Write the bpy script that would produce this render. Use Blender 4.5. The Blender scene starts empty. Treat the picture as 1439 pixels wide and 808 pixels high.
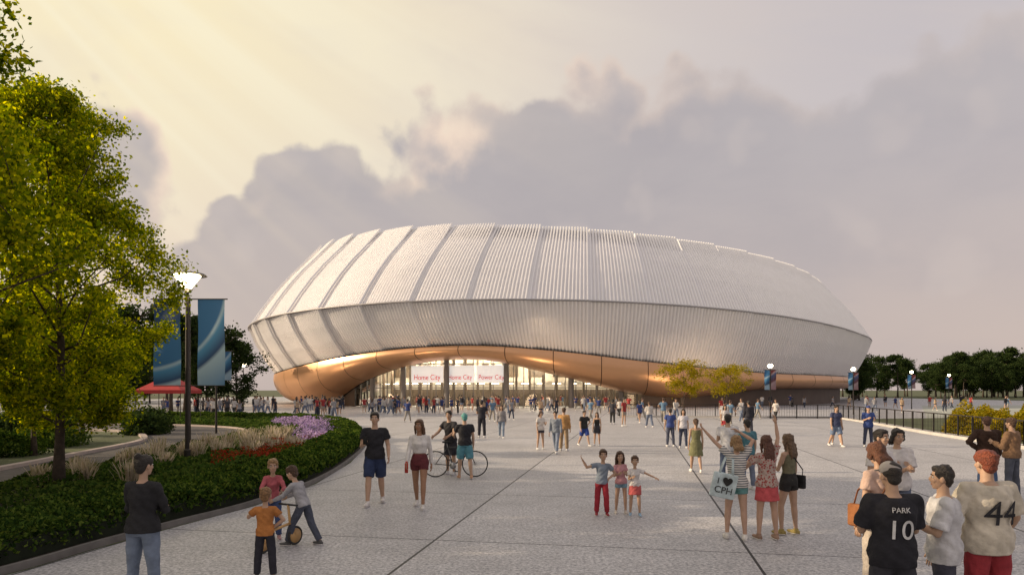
import bpy, math, random, time
import numpy as np
from mathutils import Vector, Matrix
random.seed(7); rng=np.random.default_rng(7)
T0=time.time()
sc=bpy.context.scene
col=sc.collection
def srgb(r,g,b):
    f=lambda c:(c/255/12.92) if c/255<=0.04045 else ((c/255+0.055)/1.055)**2.4
    return (f(r),f(g),f(b),1)
# ------------------------------------------------------------ materials
def newmat(name):
    m=bpy.data.materials.new(name); m.use_nodes=True
    nt=m.node_tree; return m,nt,nt.nodes['Principled BSDF']
def pmat(name,c,rough=.6,metal=0,var=.12,scale=6,bump=0,bscale=40,spec=.5,emis=None,estr=0,coord='Object'):
    m,nt,p=newmat(name)
    c=tuple(c)[:3]
    tc=nt.nodes.new('ShaderNodeTexCoord')
    n=nt.nodes.new('ShaderNodeTexNoise'); n.inputs['Scale'].default_value=scale; n.inputs['Detail'].default_value=4
    nt.links.new(tc.outputs[coord],n.inputs['Vector'])
    r=nt.nodes.new('ShaderNodeValToRGB')
    r.color_ramp.elements[0].position=.3; r.color_ramp.elements[1].position=.7
    r.color_ramp.elements[0].color=tuple(max(0,x*(1-var)) for x in c)+(1,)
    r.color_ramp.elements[1].color=tuple(min(1,x*(1+var)) for x in c)+(1,)
    nt.links.new(n.outputs['Fac'],r.inputs['Fac']); nt.links.new(r.outputs['Color'],p.inputs['Base Color'])
    p.inputs['Roughness'].default_value=rough; p.inputs['Metallic'].default_value=metal
    p.inputs['Specular IOR Level'].default_value=spec
    if bump:
        n2=nt.nodes.new('ShaderNodeTexNoise'); n2.inputs['Scale'].default_value=bscale; n2.inputs['Detail'].default_value=3
        nt.links.new(tc.outputs[coord],n2.inputs['Vector'])
        b=nt.nodes.new('ShaderNodeBump'); b.inputs['Strength'].default_value=bump; b.inputs['Distance'].default_value=.02
        nt.links.new(n2.outputs['Fac'],b.inputs['Height']); nt.links.new(b.outputs['Normal'],p.inputs['Normal'])
    if emis:
        p.inputs['Emission Color'].default_value=tuple(emis)[:3]+(1,); p.inputs['Emission Strength'].default_value=estr
    return m
def leafmat(name,cols,trans=.45,boost=1.7):
    m=bpy.data.materials.new(name); m.use_nodes=True; nt=m.node_tree; nt.nodes.clear()
    g=nt.nodes.new('ShaderNodeNewGeometry'); r=nt.nodes.new('ShaderNodeValToRGB')
    els=r.color_ramp.elements
    while len(els)<len(cols): els.new(.5)
    for i,c in enumerate(cols):
        els[i].position=i/(len(cols)-1); els[i].color=tuple(c)[:3]+(1,)
    nt.links.new(g.outputs['Random Per Island'],r.inputs['Fac'])
    d=nt.nodes.new('ShaderNodeBsdfDiffuse'); t=nt.nodes.new('ShaderNodeBsdfTranslucent'); mx=nt.nodes.new('ShaderNodeMixShader')
    hs=nt.nodes.new('ShaderNodeHueSaturation'); hs.inputs['Value'].default_value=boost; hs.inputs['Saturation'].default_value=1.1
    nt.links.new(r.outputs['Color'],hs.inputs['Color']); nt.links.new(hs.outputs['Color'],t.inputs['Color'])
    nt.links.new(r.outputs['Color'],d.inputs['Color'])
    mx.inputs[0].default_value=trans
    nt.links.new(d.outputs[0],mx.inputs[1]); nt.links.new(t.outputs[0],mx.inputs[2])
    o=nt.nodes.new('ShaderNodeOutputMaterial'); nt.links.new(mx.outputs[0],o.inputs['Surface'])
    return m
# ------------------------------------------------------------ mesh builder
def norm(a):
    a=np.asarray(a,float); n=np.linalg.norm(a); return a/n if n>1e-9 else a
class MB:
    def __init__(s): s.v=[];s.f=[];s.m=[];s.n=0
    def add(s,v,f,m=0):
        v=np.asarray(v,float); s.v.append(v); o=s.n
        s.f.extend([tuple(int(i)+o for i in q) for q in f]); s.m.extend([m]*len(f)); s.n+=len(v)
    def tube(s,pts,rad,m=0,seg=12,ref=None):
        pts=[np.asarray(p,float) for p in pts]; n=len(pts); V=[]
        rad=[(r,r) if np.isscalar(r) else r for r in rad]
        prev=None
        for i in range(n):
            t=norm(pts[min(i+1,n-1)]-pts[max(i-1,0)])
            if ref is not None: u=np.asarray(ref,float)
            elif prev is not None: u=prev
            else: u=np.array([1,0,0.]) if abs(t[0])<.8 else np.array([0,1.,0])
            u=norm(u-t*np.dot(u,t)); prev=u; w=np.cross(t,u)
            a=np.linspace(0,2*math.pi,seg,endpoint=False)
            V.append(pts[i]+np.outer(np.cos(a)*rad[i][0],u)+np.outer(np.sin(a)*rad[i][1],w))
        V=np.concatenate(V); F=[]
        for i in range(n-1):
            for j in range(seg):
                k=(j+1)%seg; F.append((i*seg+j,i*seg+k,(i+1)*seg+k,(i+1)*seg+j))
        F.append(tuple(range(seg-1,-1,-1))); F.append(tuple((n-1)*seg+j for j in range(seg)))
        s.add(V,F,m)
    def ell(s,c,r,m=0,R=None,seg=16,rings=10):
        if np.isscalar(r): r=(r,r,r)
        V=[(0,0,1)]
        for i in range(1,rings):
            th=math.pi*i/rings
            for j in range(seg):
                a=2*math.pi*j/seg; V.append((math.sin(th)*math.cos(a),math.sin(th)*math.sin(a),math.cos(th)))
        V.append((0,0,-1)); V=np.array(V)*np.array(r); F=[]
        if R is not None: V=V@np.asarray(R).T
        V=V+np.asarray(c,float)
        for j in range(seg): F.append((0,1+j,1+(j+1)%seg))
        for i in range(rings-2):
            for j in range(seg):
                k=(j+1)%seg; a=1+i*seg; b=a+seg; F.append((a+j,b+j,b+k,a+k))
        l=len(V)-1; a=1+(rings-2)*seg
        for j in range(seg): F.append((l,a+(j+1)%seg,a+j))
        s.add(V,F,m)
    def box(s,c,d,m=0,rz=0):
        x,y,z=d[0]/2,d[1]/2,d[2]/2
        V=np.array([(-x,-y,-z),(x,-y,-z),(x,y,-z),(-x,y,-z),(-x,-y,z),(x,-y,z),(x,y,z),(-x,y,z)])
        ca,sa=math.cos(rz),math.sin(rz); V=V@np.array([[ca,-sa,0],[sa,ca,0],[0,0,1]]).T+np.asarray(c,float)
        s.add(V,[(0,3,2,1),(4,5,6,7),(0,1,5,4),(1,2,6,5),(2,3,7,6),(3,0,4,7)],m)
    def mesh(s,name,mats,smooth=True):
        me=bpy.data.meshes.new(name); V=np.concatenate(s.v)
        me.from_pydata(V.tolist(),[],s.f)
        for m in mats: me.materials.append(m)
        me.polygons.foreach_set('material_index',s.m)
        me.polygons.foreach_set('use_smooth',[smooth]*len(s.f)); me.update(); return me
    def obj(s,name,mats,smooth=True,parent=None,loc=None,rz=0):
        ob=bpy.data.objects.new(name,s.mesh(name,mats,smooth)); col.objects.link(ob)
        if parent: ob.parent=parent
        if loc is not None: ob.location=loc
        ob.rotation_euler[2]=rz
        return ob
def empty(name,loc=(0,0,0)):
    e=bpy.data.objects.new(name,None); e.location=loc; e.empty_display_size=.2; col.objects.link(e); return e
def remesh(mb,vox,sm=2):
    me=mb.mesh('tmp',[],True); ob=bpy.data.objects.new('tmp',me); col.objects.link(ob)
    r=ob.modifiers.new('r','REMESH'); r.mode='VOXEL'; r.voxel_size=vox
    if sm:
        q=ob.modifiers.new('s','SMOOTH'); q.iterations=sm; q.factor=.5
    dg=bpy.context.evaluated_depsgraph_get(); e=ob.evaluated_get(dg); m=e.to_mesh()
    n=len(m.vertices); V=np.empty(n*3); m.vertices.foreach_get('co',V); V=V.reshape(-1,3)
    F=[tuple(p.vertices) for p in m.polygons]
    e.to_mesh_clear(); bpy.data.objects.remove(ob); bpy.data.meshes.remove(me)
    return V,F
def fastquads(name,V,mats,mi=None):
    n=len(V)//4; me=bpy.data.meshes.new(name)
    me.vertices.add(n*4); me.vertices.foreach_set('co',V.astype(np.float32).ravel())
    me.loops.add(n*4); me.loops.foreach_set('vertex_index',np.arange(n*4,dtype=np.int32))
    me.polygons.add(n); me.polygons.foreach_set('loop_start',np.arange(0,n*4,4,dtype=np.int32))
    for m in mats: me.materials.append(m)
    if mi is not None: me.polygons.foreach_set('material_index',mi.astype(np.int32))
    me.update(calc_edges=True); return me
def leafquads(P,size,flat=0):
    n=len(P); a=rng.normal(size=(n,3))
    if flat: a[:,2]*=(1-flat)
    a/=np.linalg.norm(a,axis=1)[:,None]
    b=rng.normal(size=(n,3))
    if flat: b[:,2]*=(1-flat)
    b-=a*(a*b).sum(1)[:,None]; b/=np.linalg.norm(b,axis=1)[:,None]
    sz=(size*rng.uniform(.6,1.3,n))[:,None]
    a=a*sz; b=b*sz*.62
    V=np.empty((n,4,3)); V[:,0]=P-a; V[:,1]=P+b; V[:,2]=P+a; V[:,3]=P-b
    return V.reshape(-1,3)

# ------------------------------------------------------------ camera
cam=bpy.data.cameras.new('camera'); cam.lens=24; cam.sensor_width=36; cam.shift_y=.1; cam.clip_end=6000; cam.clip_start=.1
co=bpy.data.objects.new('camera',cam); co.location=(0,0,2.3); co.rotation_euler=(math.radians(90),0,0); col.objects.link(co); sc.camera=co
sc.view_settings.view_transform='Standard'; sc.view_settings.look='None'; sc.view_settings.exposure=0
# ------------------------------------------------------------ sun
SAZ,SEL=math.radians(-91),math.radians(19)
sv=Vector((math.sin(SAZ)*math.cos(SEL),math.cos(SAZ)*math.cos(SEL),math.sin(SEL)))
sl=bpy.data.lights.new('sun','SUN'); sl.energy=5; sl.angle=math.radians(.5); sl.color=(1,.78,.53)
so=bpy.data.objects.new('sun',sl); so.rotation_euler=(-sv).to_track_quat('-Z','Y').to_euler(); so.location=(-60,20,40); col.objects.link(so)
# ------------------------------------------------------------ world sky with clouds
w=bpy.data.worlds.new('World'); sc.world=w; w.use_nodes=True; nt=w.node_tree; nt.nodes.clear()
def ND(t): return nt.nodes.new(t)
def setin(i,v):
    if isinstance(v,bpy.types.NodeSocket): nt.links.new(v,i)
    else: i.default_value=v
def M(op,a,b=None,c=None,clamp=False):
    n=ND('ShaderNodeMath'); n.operation=op; n.use_clamp=clamp
    setin(n.inputs[0],a)
    if b is not None: setin(n.inputs[1],b)
    if c is not None: setin(n.inputs[2],c)
    return n.outputs[0]
def SS(v,a,b,o0=0.,o1=1.):
    n=ND('ShaderNodeMapRange'); n.interpolation_type='SMOOTHSTEP'
    setin(n.inputs[0],v); n.inputs[1].default_value=a; n.inputs[2].default_value=b; n.inputs[3].default_value=o0; n.inputs[4].default_value=o1
    return n.outputs[0]
def MX(f,a,b):
    n=ND('ShaderNodeMix'); n.data_type='RGBA'; setin(n.inputs[0],f); setin(n.inputs[6],a); setin(n.inputs[7],b); return n.outputs[2]
tc=ND('ShaderNodeTexCoord'); sp=ND('ShaderNodeSeparateXYZ'); nt.links.new(tc.outputs['Generated'],sp.inputs[0])
X,Y,Z=sp.outputs
az=M('MULTIPLY',M('ARCTAN2',X,Y),57.2958)
el=M('MULTIPLY',M('ARCSINE',Z),57.2958)
def NO(scale,detail=8,rough=.55,dist=0,off=(0,0,0),sx=(1,1,1),rot=(0,0,0)):
    mp=ND('ShaderNodeMapping'); mp.inputs['Location'].default_value=off; mp.inputs['Scale'].default_value=sx; mp.inputs['Rotation'].default_value=rot
    nt.links.new(tc.outputs['Generated'],mp.inputs[0])
    n=ND('ShaderNodeTexNoise'); n.inputs['Scale'].default_value=scale; n.inputs['Detail'].default_value=detail; n.inputs['Roughness'].default_value=rough; n.inputs['Distortion'].default_value=dist
    nt.links.new(mp.outputs[0],n.inputs['Vector']); return n.outputs['Fac'],n.outputs['Color'],mp.outputs[0]
n1,_,_=NO(6,8,.56,.1)
n2,c2,_=NO(4.5,2,.5,0,(3,1,2))
n3,_,_=NO(3.2,6,.55,.3,(7,2,4),(1,1,2.4))
mv=ND('ShaderNodeVectorMath'); mv.operation='MULTIPLY_ADD'; nt.links.new(c2,mv.inputs[0]); mv.inputs[1].default_value=(.12,.12,.12); nt.links.new(tc.outputs['Generated'],mv.inputs[2])
def VO(scale):
    v=ND('ShaderNodeTexVoronoi'); v.feature='SMOOTH_F1'; v.inputs['Scale'].default_value=scale; v.inputs['Smoothness'].default_value=.35
    nt.links.new(mv.outputs[0],v.inputs['Vector']); return v.outputs['Distance']
v1=VO(12); v2=VO(34)
rp=ND('ShaderNodeValToRGB'); setin(rp.inputs['Fac'],M('DIVIDE',M('ADD',az,60.),120.))
tab=[(-60,4),(-36.8,5),(-28.4,9.5),(-24,14),(-19,17.5),(-15.7,20),(-11.5,18),(-7,21.5),(-1.2,24.2),(7.7,25.6),(16,24.2),(29,22.8),(37,24),(60,25)]
e=rp.color_ramp.elements
while len(e)<len(tab): e.new(.5)
for i,(a,b) in enumerate(tab):
    e[i].position=(a+60)/120; e[i].color=(b/40,)*3+(1,)
bound=M('MULTIPLY',rp.outputs['Color'],40.)
sd=M('SUBTRACT',bound,el)
puff=M('ADD',M('MULTIPLY',M('SUBTRACT',n1,.5),10.),M('ADD',M('MULTIPLY',M('SUBTRACT',.42,v1),5.0),M('MULTIPLY',M('SUBTRACT',.4,v2),1.5)))
sdn=M('ADD',sd,puff)
dx=M('DIVIDE',M('ADD',az,30.),4.6); dy=M('DIVIDE',M('SUBTRACT',el,14.8),6.3)
d2=M('SQRT',M('ADD',M('MULTIPLY',dx,dx),M('MULTIPLY',dy,dy)))
sd2=M('ADD',M('MULTIPLY',M('SUBTRACT',1.05,d2),6.),M('MULTIPLY',puff,.9))
sda=M('MAXIMUM',sdn,sd2)
mask=SS(sda,-.5,1.2)
mask=M('MULTIPLY',mask,SS(az,10,42,.93,.68) )
gx=M('DIVIDE',M('ADD',az,46.),54.); gy=M('DIVIDE',M('SUBTRACT',el,31.),28.)
gd=M('SQRT',M('ADD',M('MULTIPLY',gx,gx),M('MULTIPLY',gy,gy)))
glow=SS(gd,1.15,.15)
wisp,_,_=NO(2.6,5,.6,.5,(1,5,0),(1,1,2.2),(.5,.6,0))
# crepuscular streaks fanning out from the sun glow
ang=M('ARCTAN2',M('SUBTRACT',el,46.),M('ADD',az,60.))
rn=ND('ShaderNodeTexNoise'); rn.noise_dimensions='1D'; rn.inputs['Scale'].default_value=9; rn.inputs['Detail'].default_value=3; nt.links.new(ang,rn.inputs['W'])
ray=M('MULTIPLY',SS(rn.outputs['Fac'],.42,.62),SS(gd,1.3,.3))
bg=MX(SS(az,-10,32),srgb(230,217,204),srgb(200,192,194))
bg=MX(SS(wisp,.40,.66,0,.5),bg,srgb(212,200,195))
bg=MX(SS(el,22,4,0,.55),bg,srgb(236,208,190))
bg=MX(M('MULTIPLY',glow,SS(wisp,.72,.4,.7,1.)),bg,srgb(255,240,198))
bg=MX(M('MULTIPLY',ray,.35),bg,srgb(255,248,222))
gray=MX(SS(el,1,20),srgb(192,177,172),srgb(182,175,177))
gray=MX(SS(az,-6,-36,0,.5),gray,srgb(204,190,182))
gray=MX(SS(n3,.40,.64,0,.5),gray,srgb(168,162,167))
gray=MX(SS(M('ADD',v1,M('MULTIPLY',v2,.35)),.62,.25,0,.28),gray,srgb(207,194,188))
edge=M('MULTIPLY',SS(sda,3.2,.1),SS(n2,.38,.53))
edge=M('MULTIPLY',edge,SS(az,22,-8,.2,1.))
gray=MX(edge,gray,srgb(252,226,204))
gray=MX(M('MULTIPLY',ray,.28),gray,srgb(250,228,196))
colr=MX(mask,bg,gray)
colr=MX(SS(el,3.5,-.5,0,.6),colr,srgb(202,184,176))
b1=ND('ShaderNodeBackground'); nt.links.new(colr,b1.inputs[0]); b1.inputs[1].default_value=1.03
sky=ND('ShaderNodeTexSky'); sky.sky_type='NISHITA'; sky.sun_disc=False; sky.sun_elevation=SEL; sky.sun_rotation=SAZ%(2*math.pi); sky.air_density=1.2; sky.dust_density=2.5
b2=ND('ShaderNodeBackground'); nt.links.new(sky.outputs[0],b2.inputs[0]); b2.inputs[1].default_value=.1
ms=ND('ShaderNodeMixShader'); ms.inputs[0].default_value=.06; nt.links.new(b1.outputs[0],ms.inputs[1]); nt.links.new(b2.outputs[0],ms.inputs[2])
wo=ND('ShaderNodeOutputWorld'); nt.links.new(ms.outputs[0],wo.inputs['Surface'])
w.cycles.sampling_method='MANUAL'; w.cycles.sample_map_resolution=512

# ------------------------------------------------------------ ground & plaza
def sheet(name,pts,z,mat):
    me=bpy.data.meshes.new(name); me.from_pydata([(x,y,z) for x,y in pts],[],[tuple(range(len(pts)))]); me.materials.append(mat)
    ob=bpy.data.objects.new(name,me); col.objects.link(ob); return ob
mgrass=pmat('grass_ground',(.07,.085,.035),.95,var=.4,scale=.6,bump=.5,bscale=20)
sheet('ground',[(-2500,-300),(2500,-300),(2500,4000),(-2500,4000)],0,mgrass)
def plazamat():
    m,nt,p=newmat('plaza_paving'); L=nt.links
    tc=nt.nodes.new('ShaderNodeTexCoord'); mp=nt.nodes.new('ShaderNodeMapping')
    mp.inputs['Rotation'].default_value=(0,0,math.radians(10.4)); L.new(tc.outputs['Object'],mp.inputs[0])
    s=nt.nodes.new('ShaderNodeSeparateXYZ'); L.new(mp.outputs[0],s.inputs[0])
    def mm(op,a,b=None):
        n=nt.nodes.new('ShaderNodeMath'); n.operation=op
        for i,v in enumerate((a,b)):
            if v is None: continue
            if isinstance(v,bpy.types.NodeSocket): L.new(v,n.inputs[i])
            else: n.inputs[i].default_value=v
        return n.outputs[0]
    def joint(c,per,off,wd):
        f=mm('FRACT',mm('DIVIDE',mm('ADD',c,off),per)); d=mm('MULTIPLY',mm('ABSOLUTE',mm('SUBTRACT',f,.5)),per)
        return mm('LESS_THAN',d,wd/2)
    j=mm('MAXIMUM',joint(s.outputs[0],4.61,JX,.04),joint(s.outputs[1],4.61,JY,.028))
    def noise(sc,d,r=.5):
        n=nt.nodes.new('ShaderNodeTexNoise'); n.inputs['Scale'].default_value=sc; n.inputs['Detail'].default_value=d; n.inputs['Roughness'].default_value=r; L.new(tc.outputs['Object'],n.inputs[0]); return n.outputs['Fac']
    a=noise(21,5,.8); b=noise(.3,5,.6); c=noise(2.2,4,.6)
    r=nt.nodes.new('ShaderNodeValToRGB'); r.color_ramp.elements[0].position=.40; r.color_ramp.elements[1].position=.60
    r.color_ramp.elements[0].color=(.22,.225,.245,1); r.color_ramp.elements[1].color=(.60,.59,.605,1); L.new(a,r.inputs[0])
    r2=nt.nodes.new('ShaderNodeMapRange'); r2.inputs[1].default_value=.3; r2.inputs[2].default_value=.7; r2.inputs[3].default_value=.74; r2.inputs[4].default_value=1.14; L.new(mm('ADD',mm('MULTIPLY',b,.6),mm('MULTIPLY',c,.4)),r2.inputs[0])
    wn=nt.nodes.new('ShaderNodeTexWhiteNoise'); wn.noise_dimensions='2D'; cb=nt.nodes.new('ShaderNodeCombineXYZ')
    L.new(mm('FLOOR',mm('ADD',mm('DIVIDE',mm('ADD',s.outputs[0],JX),4.61),.5)),cb.inputs[0]); L.new(mm('FLOOR',mm('ADD',mm('DIVIDE',mm('ADD',s.outputs[1],JY),4.61),.5)),cb.inputs[1]); L.new(cb.outputs[0],wn.inputs[0])
    tone=mm('MULTIPLY',r2.outputs[0],mm('ADD',.94,mm('MULTIPLY',wn.outputs[0],.12)))
    mx=nt.nodes.new('ShaderNodeVectorMath'); mx.operation='SCALE'; L.new(r.outputs[0],mx.inputs[0]); L.new(tone,mx.inputs['Scale'])
    mj=nt.nodes.new('ShaderNodeMix'); mj.data_type='RGBA'; L.new(j,mj.inputs[0]); L.new(mx.outputs[0],mj.inputs[6]); mj.inputs[7].default_value=(.02,.02,.022,1)
    L.new(mj.outputs[2],p.inputs['Base Color']); p.inputs['Roughness'].default_value=.55
    bp=nt.nodes.new('ShaderNodeBump'); bp.inputs['Strength'].default_value=.3; bp.inputs['Distance'].default_value=.01; L.new(a,bp.inputs['Height']); L.new(bp.outputs[0],p.inputs['Normal'])
    return m
a_=math.radians(10.4); ux=-1.54*math.cos(a_)-8.49*math.sin(a_); uy=-1.54*math.sin(a_)+8.49*math.cos(a_)
JX=-ux+4.61*.5+4.61*50; JY=-(uy+2.0)+4.61*.5+4.61*50
mpl=plazamat()
sheet('plaza',[(-7,-20),(40,-20),(19,18),(19.7,26),(26.3,54),(60,62),(110,95),(110,230),(-90,230),(-90,53),(-26,53),(-18,51),(-12,45.5),(-8.4,37.5),(-6.1,28.7),(-5.1,21.6),(-4.8,16.7),(-5.1,13.5),(-5.6,11.6),(-6,9.9),(-6.2,8.76),(-6.9,6)],.006,mpl)
O=np.array([(-7.6,2.5),(-7.0,6),(-6.3,8.76),(-6.1,9.9),(-5.7,11.6),(-5.2,13.5),(-4.9,16.7),(-5.2,21.6),(-6.2,28.7),(-8.5,37.5),(-12,45.5),(-18,51),(-26,53.5),(-40,55)])
I=np.array([(-12.2,2.5),(-12,6),(-12,9),(-12,11),(-12,13),(-11.8,16),(-11.8,19),(-12,24),(-12.4,29.8),(-13.8,36),(-16.4,40.5),(-20.5,43.2),(-26,44.5),(-40,46)])
Pp=np.array([(-16.6,2.5),(-16,6),(-15.8,9),(-15.5,11),(-15.2,13),(-14.8,16),(-14.6,19),(-15.3,24),(-16.2,29.5),(-17.8,33),(-20,36),(-22.6,38),(-27,39),(-40,40)])
def cr(A,n=140):
    t=np.linspace(0,len(A)-1.001,n); o=[]
    for q in t:
        i=int(q); f=q-i; p0=A[max(i-1,0)];p1=A[i];p2=A[i+1];p3=A[min(i+2,len(A)-1)]
        o.append(.5*((2*p1)+(-p0+p2)*f+(2*p0-5*p1+4*p2-p3)*f*f+(-p0+3*p1-3*p2+p3)*f**3))
    return np.array(o)
Oc,Ic,Pc=cr(O),cr(I),cr(Pp)
def strip(name,A,B,z,mat,zb=None):
    n=len(A); V=[(a[0],a[1],z) for a in A]+[(b[0],b[1],z) for b in B]
    F=[(i,i+1,n+i+1,n+i) for i in range(n-1)]
    me=bpy.data.meshes.new(name); me.from_pydata(V,[],F); me.materials.append(mat); ob=bpy.data.objects.new(name,me); col.objects.link(ob); return ob
msoil=pmat('soil',(.035,.028,.018),.95,var=.4,scale=5,bump=.6)
strip('planting_bed_soil',Oc,Ic,.06,msoil)
masph=pmat('asphalt',(.075,.068,.068),.85,var=.2,scale=3,bump=.3,bscale=120)
strip('driveway',Ic,Pc,.02,masph)
mkerb=pmat('kerb_stone',(.38,.32,.30),.8,var=.1,scale=4); mkerb2=pmat('bed_edge_stone',(.16,.15,.14),.8,var=.2,scale=4)
def kerb(name,A,wd,h,mat):
    mb=MB(); n=len(A); T=np.gradient(A,axis=0); T/=np.linalg.norm(T,axis=1)[:,None]; Nn=np.stack([-T[:,1],T[:,0]],1)*wd/2
    L=A-Nn; R=A+Nn; V=[]
    for i in range(n): V+= [(L[i][0],L[i][1],0),(L[i][0],L[i][1],h),(R[i][0],R[i][1],h),(R[i][0],R[i][1],0)]
    F=[]
    for i in range(n-1):
        for k in range(3): F.append((4*i+k,4*i+k+1,4*i+4+k+1,4*i+4+k))
    mb.add(V,F,0); return mb.obj(name,[mat],False)
kerb('bed_kerb',Oc,.07,.10,mkerb2); kerb('driveway_kerb',Ic,.26,.12,mkerb); kerb('driveway_kerb',Pc,.26,.12,mkerb)
mh=leafmat('hedge_leaf',[(.014,.034,.009),(.035,.066,.014),(.065,.11,.02),(.14,.18,.035)],.3)
mred=leafmat('red_flower',[(.05,.06,.02),(.22,.03,.02),(.36,.05,.03),(.20,.07,.03)],.3,1.1)
mpur=leafmat('purple_flower',[(.08,.10,.05),(.36,.24,.48),(.52,.38,.66),(.66,.52,.70)],.3,1.1)
mgr=leafmat('feather_grass',[(.34,.28,.20),(.60,.52,.44),(.20,.2,.08)],.4,1.2)
myel=leafmat('yellow_leaf',[(.14,.13,.01),(.40,.29,.02),(.26,.26,.03)],.45,1.4)
seglen=np.linalg.norm(np.diff(Oc,axis=0),axis=1); wid=np.linalg.norm(Oc-Ic,axis=1)[:-1]
dist=np.linalg.norm((Oc[:-1]+Ic[:-1])/2,axis=1)
def sample_bed(n,w0,w1):
    wt=seglen*wid*(1/np.clip(dist,6,60)**.9); wt/=wt.sum()
    i=rng.choice(len(wt),n,p=wt); f=rng.random(n)[:,None]
    a=Oc[i]*(1-f)+Oc[i+1]*f; b=Ic[i]*(1-f)+Ic[i+1]*f
    wm=rng.uniform(w0,w1,n)
    d=np.linalg.norm(b-a,axis=1); k=np.clip(wm/d,0,1)[:,None]
    return a*(1-k)+b*k,wm,i
P,wm,ii=sample_bed(130000,.10,1.7)
edgef=np.clip(np.minimum(wm-.05,1.75-wm)/.28,0,1)
bumpy=.05*np.sin(P[:,0]*5+1.3*np.sin(P[:,1]*3))+.05*np.sin(P[:,1]*4.3+P[:,0]*2)+.03*np.sin(P[:,1]*11+P[:,0]*9)
hh=(.30+.20*np.sqrt(edgef)+bumpy)
z=.06+hh*(1-.75*rng.random(len(P))**2.2)
V=leafquads(np.column_stack([P,z]),.032*np.clip(dist[ii]/12,1,2.2))
hob=bpy.data.objects.new('clipped_hedge',fastquads('clipped_hedge',V,[mh])); col.objects.link(hob)
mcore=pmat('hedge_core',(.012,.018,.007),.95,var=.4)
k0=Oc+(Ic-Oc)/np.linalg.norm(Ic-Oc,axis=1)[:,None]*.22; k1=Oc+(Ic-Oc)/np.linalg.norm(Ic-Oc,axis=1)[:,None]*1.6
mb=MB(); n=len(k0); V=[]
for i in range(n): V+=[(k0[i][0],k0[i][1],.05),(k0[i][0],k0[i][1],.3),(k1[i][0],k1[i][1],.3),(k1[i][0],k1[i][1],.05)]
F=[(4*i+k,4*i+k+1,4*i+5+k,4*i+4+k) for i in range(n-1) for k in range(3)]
mb.add(V,F); mb.obj('dark_filler_core',[mcore],False,parent=hob)  # solid dark filler box added inside the hedge leaves to close gaps
P,wm,ii=sample_bed(90000,1.6,8)
z=.07+(.24+.16*np.sin(P[:,0]*2.3)*np.sin(P[:,1]*1.7))*rng.random(len(P))**.6
V=leafquads(np.column_stack([P,z]),.04*np.clip(dist[ii]/12,1,2.2))
ob=bpy.data.objects.new('groundcover_plants',fastquads('groundcover_plants',V,[leafmat('cover_leaf',[(.02,.04,.01),(.05,.09,.02),(.10,.13,.03)],.3)])); col.objects.link(ob)
def patch(name,cs,mat,n,size,h):
    PP=[]
    for (x,y,r) in cs:
        k=int(n*r*r); a=rng.random(k)*6.283; q=np.sqrt(rng.random(k))*r*(1+.25*np.sin(a*5+x))
        PP.append(np.column_stack([x+q*np.cos(a),y+q*1.6*np.sin(a),h*(.35+.75*rng.random(k))+.06*np.sin(6*a)]))
    PP=np.concatenate(PP); ob=bpy.data.objects.new(name,fastquads(name,leafquads(PP,size),[mat])); col.objects.link(ob)
patch('red_flowers',[(-7.9,20.5,.9),(-7.6,23,.8),(-8.8,25.3,.7),(-8.0,28,.7)],mred,1300,.04,.45)
patch('purple_flowers',[(-7.9,27.3,.7),(-8.6,30.2,.8),(-9.6,33.5,.8),(-11.2,38,1.2),(-13.2,42.0,1.3)],mpur,1300,.055,.58)
def tufts(name,pts,mat,nb=90,h=.8):
    V=[]
    for (x,y) in pts:
        s=rng.uniform(.6,1.15)
        for _ in range(nb):
            a=rng.random()*6.283; lean=rng.uniform(.05,.55)*s*h; hz=h*s*rng.uniform(.6,1)
            b=np.array([x+rng.normal()*.08,y+rng.normal()*.08,.06]); t=b+np.array([math.cos(a)*lean,math.sin(a)*lean,hz]); m=(b+t)/2+np.array([0,0,.12*hz])
            wv=np.array([-math.sin(a),math.cos(a),0])*.010
            V+=[b-wv,b+wv,m+wv,m-wv, m-wv*1.8,m+wv*1.8,t+wv*.8,t-wv*.8]
    ob=bpy.data.objects.new(name,fastquads(name,np.array(V),[mat])); col.objects.link(ob)
tufts('feather_grass',[(rng.uniform(-11.0,-8.8),rng.uniform(15,30)) for _ in range(30)]+[(-8.3+rng.normal()*.4,23+rng.normal()*1.5) for _ in range(6)]+[(rng.uniform(-11.6,-10),rng.uniform(9,16)) for _ in range(7)],mgr)

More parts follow.
